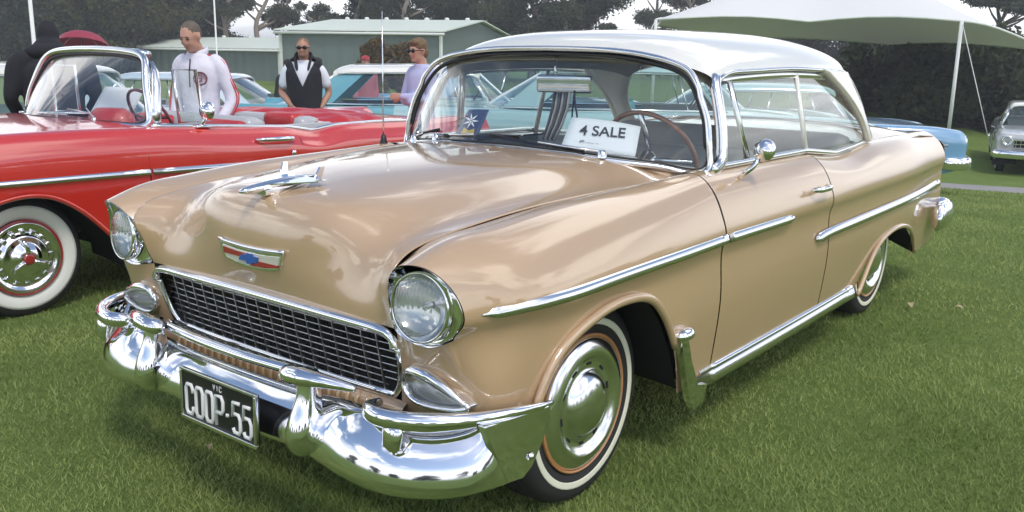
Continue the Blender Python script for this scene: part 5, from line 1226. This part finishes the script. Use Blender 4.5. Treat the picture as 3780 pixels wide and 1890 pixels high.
# ================================================================== TREES, SHEDS, MARQUEE, POLES
def leaf_mat(name, c0, c1, sc=.55):
    m = bpy.data.materials.new(name); m.use_nodes = True; n, l = m.node_tree.nodes, m.node_tree.links
    b = n['Principled BSDF']; b.inputs['Roughness'].default_value = .65; b.inputs['Specular IOR Level'].default_value = .3
    g = n.new('ShaderNodeNewGeometry'); co = n.new('ShaderNodeTexCoord'); t = n.new('ShaderNodeTexNoise'); t.inputs['Scale'].default_value = sc; t.inputs['Detail'].default_value = 3
    l.new(co.outputs['Object'], t.inputs['Vector'])
    a = n.new('ShaderNodeMath'); a.operation = 'MULTIPLY_ADD'; a.inputs[1].default_value = .50; l.new(g.outputs['Random Per Island'], a.inputs[0])
    s = n.new('ShaderNodeMath'); s.operation = 'MULTIPLY'; s.inputs[1].default_value = .50; mr = n.new('ShaderNodeMapRange'); mr.inputs['From Min'].default_value = .36; mr.inputs['From Max'].default_value = .64; l.new(t.outputs['Fac'], mr.inputs['Value']); l.new(mr.outputs[0], s.inputs[0]); l.new(s.outputs[0], a.inputs[2])
    x = n.new('ShaderNodeMixRGB'); x.inputs[1].default_value = (*c0, 1); x.inputs[2].default_value = (*c1, 1); l.new(a.outputs[0], x.inputs[0]); l.new(x.outputs[0], b.inputs['Base Color'])
    tr = n.new('ShaderNodeBsdfTranslucent'); l.new(x.outputs[0], tr.inputs[0]); mx = n.new('ShaderNodeMixShader'); mx.inputs[0].default_value = .35
    o = n['Material Output']; l.new(b.outputs[0], mx.inputs[1]); l.new(tr.outputs[0], mx.inputs[2]); l.new(mx.outputs[0], o.inputs[0])
    return m
L_bush = leaf_mat('olive_foliage', (.046, .060, .018), (.125, .130, .045)); L_dark = leaf_mat('dark_foliage', (.026, .042, .018), (.080, .096, .040)); L_gum = leaf_mat('gum_foliage', (.040, .055, .024), (.115, .125, .055)); L_brown = leaf_mat('russet_foliage', (.10, .070, .020), (.19, .12, .04))
M_bark = mat('bark', (.11, .085, .065), .9, vary=(6, .3), bump=(8, .5, .03)); M_gumbark = mat('pale_bark', (.26, .22, .18), .85, vary=(5, .35))
def leaf_cloud(blobs, per, size, rng):
    V = []; 
    P = []
    for (c, r, d) in blobs:
        n = int(per*d*r[0]*r[1]*4)
        q = rng.normal(size=(n, 3)); q /= np.linalg.norm(q, axis=1)[:, None]
        q *= (rng.random((n, 1))**.38)*(1+.18*rng.normal(size=(n, 1)))
        P.append(np.array(c)+q*np.array(r))
    P = np.vstack(P); n = len(P)
    a = rng.normal(size=(n, 3)); a /= np.linalg.norm(a, axis=1)[:, None]; b = rng.normal(size=(n, 3)); b -= a*(a*b).sum(1)[:, None]; b /= np.linalg.norm(b, axis=1)[:, None]
    s = size*(.5+rng.random((n, 1))); t = s*(.35+.35*rng.random((n, 1)))
    V = np.stack([P-a*s, P+b*t, P+a*s, P-b*t], 1).reshape(-1, 3)
    return V, n
def quads_obj(name, V, n, m, parent):
    me = bpy.data.meshes.new(name); me.vertices.add(4*n); me.vertices.foreach_set('co', V.astype(np.float32).ravel())
    me.loops.add(4*n); me.loops.foreach_set('vertex_index', np.arange(4*n, dtype=np.int32)); me.polygons.add(n)
    me.polygons.foreach_set('loop_start', np.arange(0, 4*n, 4, dtype=np.int32)); me.polygons.foreach_set('loop_total', np.full(n, 4, dtype=np.int32))
    me.materials.append(m); me.update(calc_edges=True); me.validate()
    return link(bpy.data.objects.new(name, me), parent)
def tree(x, y, H, Rc, kind, label, seed, group='trees behind the sheds', size=None):
    rng = np.random.default_rng(seed); z0 = gz(x, y)
    root = empty('tree' if kind != 'bush' else 'bushy_tree', (x, y, z0), rng.random()*6, label, 'tree', group)
    blobs = []; tips = []
    if kind in ('bush', 'dark'):
        for k in range(15):
            a = rng.random()*2*PI; q = rng.random()**.6; z = H*(.10+.85*rng.random()); w = Rc*(1.0 if z < .55*H else 1.0-.7*(z/H-.55))
            c = (w*q*math.cos(a), w*q*math.sin(a), z); r = Rc*(.30+.25*rng.random()); blobs.append((c, (r, r, r*.85), 1.25)); tips.append(c)
        per, sz = 300, .115
    elif kind == 'gum':
        for k in range(11):
            a = rng.random()*2*PI; z = H*(.42+.58*rng.random()); w = Rc*(.35+.65*rng.random())*(1-.3*abs(z/H-.7))
            c = (w*math.cos(a)*.9, w*math.sin(a)*.9, z); r = Rc*(.20+.16*rng.random()); blobs.append((c, (r*1.1, r*1.1, r*.7), 1.0)); tips.append(c)
        for k in range(4):
            a = rng.random()*2*PI; c = (Rc*.8*math.cos(a), Rc*.8*math.sin(a), H*.12*(1+rng.random())); r = Rc*.32; blobs.append((c, (r, r, r*.9), .9)); 
        per, sz = 330, .10
    elif kind == 'tall':
        for k in range(16):
            a = rng.random()*2*PI; z = H*(.20+.75*rng.random()); w = Rc*(.25+.75*rng.random())
            c = (w*math.cos(a), w*math.sin(a), z); r = Rc*(.24+.18*rng.random()); blobs.append((c, (r*1.15, r*1.15, r*.7), 1.15)); tips.append(c)
        per, sz = 310, .105
    else:  # spreading pine: flat tiers
        for k in range(14):
            a = rng.random()*2*PI; q = rng.random()**.5; z = H*(.66+.30*(1-q)+.05*rng.random())
            c = (Rc*q*math.cos(a), Rc*q*math.sin(a), z); r = Rc*.32; blobs.append((c, (r*1.2, r*1.2, r*.42), 1.4)); tips.append(c)
        per, sz = 320, .10
    V, n = leaf_cloud(blobs, per*(sz/size)**2 if size else per, size or sz, rng)
    V[:, 2] = np.maximum(V[:, 2], .05)
    if size: pass
    quads_obj('crown', V, n, {'bush': L_bush, 'dark': L_dark, 'gum': L_gum, 'tall': L_dark if seed % 2 else L_gum, 'pine': L_dark}[kind], root)
    t = MB(); hb = H*(.30 if kind in ('gum', 'tall') else .22 if kind != 'pine' else .6); r0 = .020*H+.05
    sway = [(.15*rng.normal()*k, .15*rng.normal()*k) for k in range(5)]
    sp = [(sway[k][0], sway[k][1], H*.82*k/4) for k in range(5)]
    t.tube(list(nspline(np.array(sp), 4)), [r0*(1-.8*i/16)+.015 for i in range(17)], 9)
    for k, c in enumerate(tips[:12]):
        zb = min(c[2]*.75, H*.7); b = Vector((np.interp(zb, [p[2] for p in sp], [p[0] for p in sp]), np.interp(zb, [p[2] for p in sp], [p[1] for p in sp]), zb)); e = Vector(c)
        t.tube([b, b*.5+e*.5+Vector((0, 0, -.12)), e], [r0*.42, r0*.28, .02], 6)
    t.build('trunk', M_gumbark if kind in ('gum', 'tall') else M_bark, root)
    return root
TREES = [(-24.1,-59.5,9.0,3.2,'dark'), (-27.3,-62.1,8.5,3.0,'dark'), (-27.7,-58.3,8.0,2.8,'bush'), (-30.6,-59.6,8.0,3.0,'bush'), (-30.3,-55.0,7.6,2.8,'bush'), (-33.9,-57.0,8.4,3.0,'bush'), (-36.5,-57.0,5.0,2.4,'bush'), (-35.4,-51.8,8.5,2.6,'gum'), (-37.9,-52.0,9.0,2.6,'gum'), (-40.2,-52.3,7.0,1.9,'gum'), (-45.5,-55.6,5.4,2.0,'gum'), (-45.1,-52.7,4.6,1.6,'gum'), (-40.8,-44.9,10.0,2.8,'tall'), (-43.4,-44.9,10.0,2.8,'tall'), (-43.1,-42.0,10.0,2.6,'tall'), (-47.2,-43.4,9.0,2.4,'bush'), (-46.9,-40.4,10.0,2.6,'tall'), (-49.8,-40.1,9.5,2.6,'tall'), (-46.3,-34.5,11.0,3.0,'tall'), (-47.7,-32.8,11.5,3.2,'tall'), (-50.4,-32.7,10.0,2.3,'tall'), (-62.6,-38.7,4.5,1.3,'gum'), (-62.1,-34.4,7.5,2.4,'gum'), (-65.9,-32.9,9.0,3.0,'gum'), (-68.0,-30.1,8.4,3.0,'gum'), (-68.3,-26.5,6.0,3.0,'bush'), (-68.8,-22.5,5.5,3.0,'bush'), (-30.1,-7.0,2.5,2.0,'dark'), (-31.2,-5.7,2.7,2.0,'dark'), (-31.7,-4.4,2.9,1.9,'dark'), (-32.6,-3.0,3.1,2.0,'dark'), (-33.6,-1.6,3.2,2.2,'dark'), (-54.0,-8.1,6.6,2.6,'pine'), (-62.8,-6.9,7.5,3.0,'pine')]
WORDS = {'bush': 'dense olive green bushy tree', 'dark': 'dark green broad tree', 'gum': 'open crowned gum tree with pale trunk', 'tall': 'tall dark gum with clumped foliage', 'pine': 'flat topped dark pine tree'}
PLACE = ['at the far left corner behind the hooded person', 'just right of the white flagpole', 'above the maroon umbrella', 'right of the maroon umbrella', 'behind the red car windshield header', 'left of the tracksuit man head', 'behind the head of the tracksuit man', 'right of the head of the tracksuit man', 'above the end of the low shed', 'at the left corner of the tall shed', 'in the sky gap over the vest man', 'low beside the bright sky gap', 'first right of the sky gap above the shed roof', 'second right of the sky gap above the shed roof', 'third right of the sky gap above the shed roof', 'over the ridge', 'above the man in the lavender jumper', 'above the shed gable', 'left of the big crown over the tan roof', 'largest crown, above the tan car roof', 'at the right edge of the big crown group', 'alone in the sky left of the marquee', 'at the tip of the marquee', 'behind the left slope of the marquee', 'behind the peak of the marquee', 'low, under the marquee edge', 'low, farther right under the marquee edge', 'behind the tail of the tan car', 'left of the hedge behind the silver car', 'behind the bonnet of the silver car', 'above the roof of the silver car', 'at the right edge behind the silver car', 'in the upper right corner', 'outermost in the upper right corner']
for i, (x, y, H, Rc, kd) in enumerate(TREES): tree(x, y, H, Rc, kd, WORDS[kd]+' '+PLACE[i], 100+i)
for i, (dx, dy, h) in enumerate(((0, 0, 2.0), (.9, -.7, 2.3))):
    tree(-25.8+dx, -25.9+dy, h, .75, 'bush', ['russet brown shrub before the grey green shed, nearer one', 'taller russet shrub close against the grey green shed'][i], 300+i, 'russet shrubs', .09)
for o in bpy.data.objects:
    if o.parent and o.parent.get('group') == 'russet shrubs' and o.name.startswith('crown'): o.data.materials[0] = L_brown
# trees on the other side of the showground, which the chrome and glass mirror
k = 0
for ang in (-32, -12, 6, 22, 40, 58, 74, 92, 112, 130, 150):
    k += 1; d = 46+7*math.sin(k*2.3); x, y = 2+d*math.cos(R(ang)), 2+d*math.sin(R(ang))
    tree(x, y, 7+2.2*math.sin(k*1.7), 3.4, ('bush', 'dark', 'tall')[k % 3], ['low','broad','lofty'][k % 3]+' tree mirrored in the bumper chrome, number %s from the left' % ['one','two','three','four','five','six','seven','eight','nine','ten','eleven'][k-1], 400+k, 'trees mirrored in the chrome', .34)
# ---- sheds
M_wallg = mat('grey_green_cladding', (.125, .165, .150), .6, vary=(.6, .06)); M_roofp = mat('pale_green_roof', (.66, .72, .62), .5, vary=(.8, .05)); M_trimw = mat('white_trim', (.72, .74, .70), .5)
def shed(name, A, B, depth, rise, label, zg):
    """A, B: the ends of the visible eave; the ridge lies behind it, half of the depth away"""
    A, B = Vector(A), Vector(B); e = (B-A); e.z = 0; L = e.length; e.normalize(); p = Vector((-e.y, e.x, 0))
    if (A-CAM).dot(p) < 0: p = -p
    root = empty(name, (A.x, A.y, zg), 0, label, 'shed'); O_ = Vector((A.x, A.y, zg))
    def W_(a, b, z): return A+e*a+p*b+Vector((0, 0, z-A.z)) - O_
    za, zr = A.z, A.z+rise
    nrib = int(L/.76); V = []; F = []
    for i in range(nrib*4+1):
        a = L*i/(nrib*4); off = (0, -.035, -.035, 0)[i % 4] if i < nrib*4 else 0
        V += [W_(a, off, zg), W_(a, off, za-.10)]
    F = [(2*i, 2*i+2, 2*i+3, 2*i+1) for i in range(nrib*4)]
    mesh_obj('front_wall', V, F, M_wallg, root, False)
    for a, nm in ((0, 'gable_wall'), (L, 'gable_wall')):
        mesh_obj(nm, [W_(a, 0, zg), W_(a, depth, zg), W_(a, depth, za-.10), W_(a, depth/2, zr-.06), W_(a, 0, za-.10)], [(0, 1, 2, 3, 4)], M_wallg, root, False)
    mesh_obj('rear_wall', [W_(0, depth, zg), W_(L, depth, zg), W_(L, depth, za-.1), W_(0, depth, za-.1)], [(0, 1, 2, 3)], M_wallg, root, False)
    for b0, b1 in ((-.25, depth/2), (depth+.25, depth/2)):
        z0 = za-.25*rise/(depth/2)
        mb = MB(); V = [W_(-.25, b0, z0), W_(L+.25, b0, z0), W_(L+.25, b1, zr), W_(-.25, b1, zr)]; V2 = [v+Vector((0, 0, .06)) for v in V]
        mb.add(V+V2, [(3, 2, 1, 0), (4, 5, 6, 7), (0, 1, 5, 4), (1, 2, 6, 5), (2, 3, 7, 6), (3, 0, 4, 7)], 0, False); rf = mb.build('roof', M_roofp, root)
    mb = MB(); mb.tube([W_(-.25, -.30, za-.13), W_(L+.25, -.30, za-.13)], .065, 8); mb.build('gutter', M_trimw, root)
    for a in (.0, L):
        mb = MB(); mb.box(W_(a, -.06, (zg+za)/2-.08), (.12, .12, za-zg-.16)); mb.build('downpipe', M_trimw, root)
    for q in np.linspace(.08, .92, 7):
        mb = MB(); mb.lathe([(0, .16), (.10, .14), (.14, .05), (.10, 0)], 12, Matrix.Translation(W_(L*q, depth/2, zr+.03))); mb.build('roof_vent', M_trimw, root)
    return root
shed('large_shed', (-27.56, -36.24, 2.42), (-31.08, -28.47, 2.52), 13.4, .72, 'grey green steel shed with pale ridge roof and white corner downpipes', -.5)
shed('low_shed', (-29.9, -59.3, 1.50), (-31.6, -41.6, 1.58), 7.0, .62, 'long low grey green shed with broad pale roof, left of the larger shed', -.5)
# ---- marquee
M_vinyl = bpy.data.materials.new('marquee_vinyl'); M_vinyl.use_nodes = True
_n, _l = M_vinyl.node_tree.nodes, M_vinyl.node_tree.links; _n['Principled BSDF'].inputs['Base Color'].default_value = (.80, .80, .78, 1); _n['Principled BSDF'].inputs['Roughness'].default_value = .55
_t = _n.new('ShaderNodeBsdfTranslucent'); _t.inputs[0].default_value = (.45, .45, .38, 1); _m = _n.new('ShaderNodeMixShader'); _m.inputs[0].default_value = .12; _l.new(_n['Principled BSDF'].outputs[0], _m.inputs[1]); _l.new(_t.outputs[0], _m.inputs[2]); _l.new(_m.outputs[0], _n['Material Output'].inputs[0])
mq = empty('marquee', (-24.5, -8.0, gz(-24.5, -8)), 0, 'big white peaked marquee roof rising behind the tan car', 'marquee'); MO = Vector(mq.location)
ev = [Vector(q) for q in ((-19.43, -10.06, 2.37), (-21.2, -6.6, 2.36), (-22.1, -3.2, 2.38), (-25.7, -2.3, 1.98), (-29.0, -2.6, 1.80), (-29.6, -7.0, 1.95), (-30.6, -15.0, 2.12), (-24.6, -12.9, 2.40))]
pk = Vector((-25.3, -7.4, 5.3)); V = []; F = []; per = []
for i in range(8):
    a, b = ev[i], ev[(i+1) % 8]
    for q in range(5):
        t = q/5; v = a*(1-t)+b*t; v = v+(pk-v)*.030*math.sin(PI*t); v.z += .03*math.sin(PI*t); per.append(v)
n = len(per); rg = 9
for k in range(rg+1):
    t = k/rg
    for v in per:
        w = v*(1-t)+pk*t; w.z = v.z+(pk.z-v.z)*(.62*t+.38*t*t*t) ; V.append(w-MO)
for k in range(rg):
    for i in range(n): j = (i+1) % n; F.append((k*n+i, k*n+j, (k+1)*n+j, (k+1)*n+i))
cnp = mesh_obj('canopy', V, F, M_vinyl, mq)
mb = MB(); mb.tube([v-MO for v in per], .035, 6, closed=True); mb.build('edge_rope', M_trimw, cnp)
for i in (0, 2, 4, 6):
    mb = MB(); g0 = ev[i].copy(); g0.z = gz(g0.x, g0.y); mb.tube([g0-MO, ev[i]-MO], .045, 8); mb.build('pole', M_trimw, mq)
    d_ = (ev[i]-pk); d_.z = 0; d_.normalize(); f_ = ev[i]+d_*1.6; f_.z = gz(f_.x, f_.y); mb = MB(); mb.tube([ev[i]-MO, f_-MO], .010, 5); mb.build('guy_rope', M_trimw, mq)
# ---- poles
def pole(name, x, y, h, r, label):
    mb = MB(); z = gz(x, y); mb.lathe([(r*1.9, 0), (r*1.9, .03), (r, .06), (r*.7, h), (.0005, h+.03)], 14); o = mb.build(name, M_trimw); o.location = (x, y, z); tag(o, label, 'pole')
pole('flagpole', -15.68, -37.09, 9.0, .085, 'thick white pole rising above the black hooded person')
pole('light_pole', -24.56, -37.4, 9.0, .045, 'thin pale pole rising right of the tracksuit man')
# ---- ground, path, grass
gx = np.concatenate([np.linspace(-900, -90, 12), np.linspace(-80, -27, 22), np.linspace(-26, 14, 121), np.linspace(16, 70, 14), np.linspace(90, 900, 10)]); gy = np.concatenate([np.linspace(-900, -90, 12), np.linspace(-80, -27, 22), np.linspace(-26, 14, 121), np.linspace(16, 70, 14), np.linspace(90, 900, 10)])
GG = np.array([[(x, y, gz(x, y)) for y in gy] for x in gx])
M_gr = bpy.data.materials.new('lawn_soil'); M_gr.use_nodes = True; n_, l_ = M_gr.node_tree.nodes, M_gr.node_tree.links
b_ = n_['Principled BSDF']; b_.inputs['Roughness'].default_value = .95; b_.inputs['Specular IOR Level'].default_value = .1
co = n_.new('ShaderNodeTexCoord')
def noise(sc, det=4, ro=.6):
    t = n_.new('ShaderNodeTexNoise'); t.inputs['Scale'].default_value = sc; t.inputs['Detail'].default_value = det; t.inputs['Roughness'].default_value = ro; l_.new(co.outputs['Object'], t.inputs['Vector']); return t.outputs['Fac']
def mixc(f, a, b, lo=.35, hi=.65):
    r = n_.new('ShaderNodeMapRange'); r.inputs['From Min'].default_value = lo; r.inputs['From Max'].default_value = hi; l_.new(f, r.inputs['Value'])
    x = n_.new('ShaderNodeMixRGB'); l_.new(r.outputs[0], x.inputs[0])
    for q, v in ((1, a), (2, b)):
        if isinstance(v, tuple): x.inputs[q].default_value = (*v, 1)
        else: l_.new(v, x.inputs[q])
    return x.outputs[0]
fine = mixc(noise(55, 4, .7), (.105, .165, .038), (.245, .320, .095)); patch = mixc(noise(1.1, 5), (.110, .175, .040), (.185, .265, .066)); mid = mixc(noise(8, 4), (.10, .165, .036), (.205, .275, .076))
x1 = n_.new('ShaderNodeMixRGB'); x1.inputs[0].default_value = .5; l_.new(fine, x1.inputs[1]); l_.new(patch, x1.inputs[2])
x2 = n_.new('ShaderNodeMixRGB'); x2.inputs[0].default_value = .35; l_.new(x1.outputs[0], x2.inputs[1]); l_.new(mid, x2.inputs[2]); l_.new(x2.outputs[0], b_.inputs['Base Color'])
bp_n = n_.new('ShaderNodeBump'); bp_n.inputs['Strength'].default_value = .8; bp_n.inputs['Distance'].default_value = .03; l_.new(noise(70, 5, .75), bp_n.inputs['Height']); l_.new(bp_n.outputs[0], b_.inputs['Normal'])
tag(grid_obj('ground', GG, M_gr, None, True), kind='structure')
rng = np.random.default_rng(3)
pa, pb = np.array((-12.6, -3.0)), np.array((-33.0, 23.0)); dr = (pb-pa)/np.linalg.norm(pb-pa); nr = np.array((-dr[1], dr[0])); rows = []
for t in np.linspace(0, np.linalg.norm(pb-pa), 60):
    c = pa+dr*t; rows.append([(c[0]+nr[0]*w, c[1]+nr[1]*w, gz(c[0]+nr[0]*w, c[1]+nr[1]*w)+h) for w, h in ((-.78, -.01), (-.70, .02), (0, .03), (.70, .02), (.78, -.01))])
tag(grid_obj('footpath', np.array(rows), mat('path_gravel', (.27, .26, .25), .95, vary=(3, .12), bump=(30, .4, .01)), None, False), kind='structure')
NB = 560000
r = 1.1*np.exp(rng.random(NB)*math.log(17/1.1)); th = 3.806708 + (rng.random(NB)-.5)*R(92)
bx = CAM.x+r*np.cos(th); by = CAM.y+r*np.sin(th)
pathd = np.abs((bx-pa[0])*nr[0]+(by-pa[1])*nr[1]); keep = pathd > .80; bx, by, r = bx[keep], by[keep], r[keep]
clump = np.sin(bx*2.1+1.7*np.sin(by*1.3))*np.sin(by*2.6+1.1*np.sin(bx*1.9))
n = len(bx); hgt = (.012+.017*rng.random(n)**1.4+.006*np.clip(clump, -1, 1))*np.clip(.80+r*.07, .85, 1.4); wid = .0016+.0016*rng.random(n)+.0010*r
an = rng.random(n)*2*PI; ln = (.25+.95*rng.random(n))*hgt; la = rng.random(n)*2*PI
bz = ground_z(bx, by)
base = np.stack([bx, by, bz-.004], 1); ax_ = np.stack([np.cos(an), np.sin(an), 0*an], 1)*wid[:, None]*.5
tip = base+np.stack([np.cos(la)*ln, np.sin(la)*ln, hgt], 1)
V = np.stack([base-ax_, base+ax_, tip], 1).reshape(-1, 3)
me = bpy.data.meshes.new('grass'); me.vertices.add(3*n); me.vertices.foreach_set('co', V.astype(np.float32).ravel()); me.loops.add(3*n); me.loops.foreach_set('vertex_index', np.arange(3*n, dtype=np.int32)); me.polygons.add(n)
me.polygons.foreach_set('loop_start', np.arange(0, 3*n, 3, dtype=np.int32)); me.polygons.foreach_set('loop_total', np.full(n, 3, dtype=np.int32)); me.update(calc_edges=True)
Gm = leaf_mat('grass_blade', (.125, .205, .045), (.46, .52, .185), .9); me.materials.append(Gm)
# broad patches of drier and lusher turf
_n, _l = Gm.node_tree.nodes, Gm.node_tree.links
go = bpy.data.objects.new('grass', me); link(go); tag(go, 'short mown lawn grass under and around the cars', 'grass', None, 'stuff')
# fallen leaves
M_leaf = mat('dry_leaf', (.46, .38, .24), .8)
for i, (x, y, s, lb) in enumerate(((-3.17, .99, .040, 'pale dry leaf on the lawn beyond the rear wheel, longer one'), (-3.30, 1.22, .026, 'small dry leaf on the lawn right of the longer one'), (.10, -.39, .035, 'dry leaf on the lawn under the bumper near the number plate'), (.62, -.42, .03, 'curled dry leaf on the grass below the number plate'), (.95, 1.75, .022, 'tiny pale leaf on the grass near the front tyre'))):
    V = []; F = []; 
    for q in range(7):
        t = q/6; w = s*.42*math.sin(PI*min(1, t*.95+.04)); V += [(s*(t-.5)*2, -w, .012*math.sin(t*3)+.3*w), (s*(t-.5)*2, 0, .010*math.sin(t*3)), (s*(t-.5)*2, w, .012*math.sin(t*3)+.35*w)]
    for q in range(6): F += [(3*q, 3*q+3, 3*q+4, 3*q+1), (3*q+1, 3*q+4, 3*q+5, 3*q+2)]
    o = mesh_obj('fallen_leaf', V, F, M_leaf); o.location = (x, y, gz(x, y)+.030); o.rotation_euler = (.2, .15, i*1.3+.4); tag(o, lb, 'leaf', 'fallen leaves on the lawn')
# ================================================================== THINGS LYING IN THE CARS
def sheet(name, bl, br, tr, tl, m, label, cat, curl=.012, group=None):
    q = [Vector(p) for p in (bl, br, tr, tl)]; c = (q[0]+q[2])/2; nrm = (q[1]-q[0]).cross(q[3]-q[0]).normalized(); V = []; F = []
    for i in range(7):
        for j in range(9):
            a, b = j/8, i/6; p = (q[0]*(1-a)+q[1]*a)*(1-b)+(q[3]*(1-a)+q[2]*a)*b; V.append(p+nrm*curl*math.sin(PI*a)*b)
    o = mesh_obj(name, V, grid_faces(7, 9), m); solidify(o, .0012, 0); tag(o, label, cat, group); return o, q, nrm
sg, q, nn_ = sheet('sale_sign', (-.672, .195, 1.072), (-.800, .470, 1.048), (-.885, .440, 1.160), (-.770, .180, 1.188), M_paper, 'white paper sign lettered 4 SALE propped on the tan dashboard', 'sign')
ex = (q[1]-q[0]).normalized(); ez = nn_ if nn_.x > 0 else -nn_
Ms = basis((q[0]+q[1]+q[2]+q[3])/4+ez*.0095, ex, ez)
text_obj('sign_lettering', '4 SALE', .066, M_ink, Ms @ Matrix.Translation((.0, .018, 0)) @ Matrix.Rotation(R(3), 4, 'Z'), sg, .0006, .0009, .98)
text_obj('sign_small_print', 'ph ........ ...', .020, M_ink, Ms @ Matrix.Translation((-.045, -.034, -.004)), sg, .0004, .0, 1.0)
bk_, q, nb_ = sheet('booklet', (-.655, -.385, 1.062), (-.665, -.255, 1.064), (-.735, -.235, 1.200), (-.725, -.345, 1.195), mat('booklet_blue', (.035, .055, .14), .4), 'dark blue booklet with white and yellow print leaning inside the windshield', 'booklet', .004)
ez = nb_ if nb_.x > 0 else -nb_; Mb = basis((q[0]+q[1]+q[2]+q[3])/4+ez*.008, (q[1]-q[0]), ez)
st_ = MB()
for k_ in range(7):
    a = 2*PI*k_/7; flat_poly(st_, [(.010*math.cos(a+1.57)*.4+.0, .018+.010*math.sin(a+1.57)*.4), (.018*math.cos(a-.25), .018+.018*math.sin(a-.25)), (.042*math.cos(a), .018+.036*math.sin(a)), (.018*math.cos(a+.25), .018+.018*math.sin(a+.25))], 0, .001, Mb)
st_.build('printed_star', M_paper, bk_)
st_ = MB(); flat_poly(st_, [(-.04, -.05), (.035, -.045), (.03, -.018), (.0, -.028), (-.028, -.014)], 0, .001, Mb); st_.build('printed_band', mat('print_yellow', (.55, .38, .06), .5), bk_)
# striped strap and cord loop hanging from the mirror
hg = empty('hanging_strap', (-.888, .045, 1.285), 0, 'grey striped strap hanging from the rear view mirror down to the dash', 'strap')
for k_ in range(6):
    y0 = (k_-2.5)*.0155; mb = MB(); mb.tube([(0, y0, 0), (.010, y0-.004, -.07), (.025, y0*.92-.018, -.14), (.052, y0*.75-.030, -.205)], .0085, 6, flat=.6); mb.build('strap_strand', M_seat if k_ % 2 else mat('strap_dark', (.08, .075, .08), .8), hg)
mb = MB(); lp = [(0, .062, .01), (.006, .074, -.06), (.008, .084, -.115), (.006, .070, -.138), (.002, .056, -.115), (0, .058, -.05), (0, .060, .01)]; mb.tube(list(nspline(np.array(lp), 5)), .0038, 6); mb.build('cord_loop', M_blackplastic, hg)
sr, q, nr_ = sheet('paper_notice', (-.86, -3.95, 1.0), (-.98, -3.62, 1.0), (-1.06, -3.58, 1.16), (-.96, -3.92, 1.17), M_paper, 'blank looking white notice behind the windshield of the red convertible', 'notice')

# ---- thin air
M_air = bpy.data.materials.new('haze_air'); M_air.use_nodes = True; _n, _l = M_air.node_tree.nodes, M_air.node_tree.links; _n.clear()
_o = _n.new('ShaderNodeOutputMaterial'); _v = _n.new('ShaderNodeVolumePrincipled'); _v.inputs['Color'].default_value = (.92, .95, 1.0, 1); _v.inputs['Density'].default_value = .0021; _v.inputs['Anisotropy'].default_value = .2; _l.new(_v.outputs[0], _o.inputs['Volume'])
mb = MB(); mb.box((-20, -20, 6.3), (2100, 2100, 17.0)); hz_ = mb.build('haze', M_air); tag(hz_, 'thin pale air over the showground', 'haze', None, 'stuff')
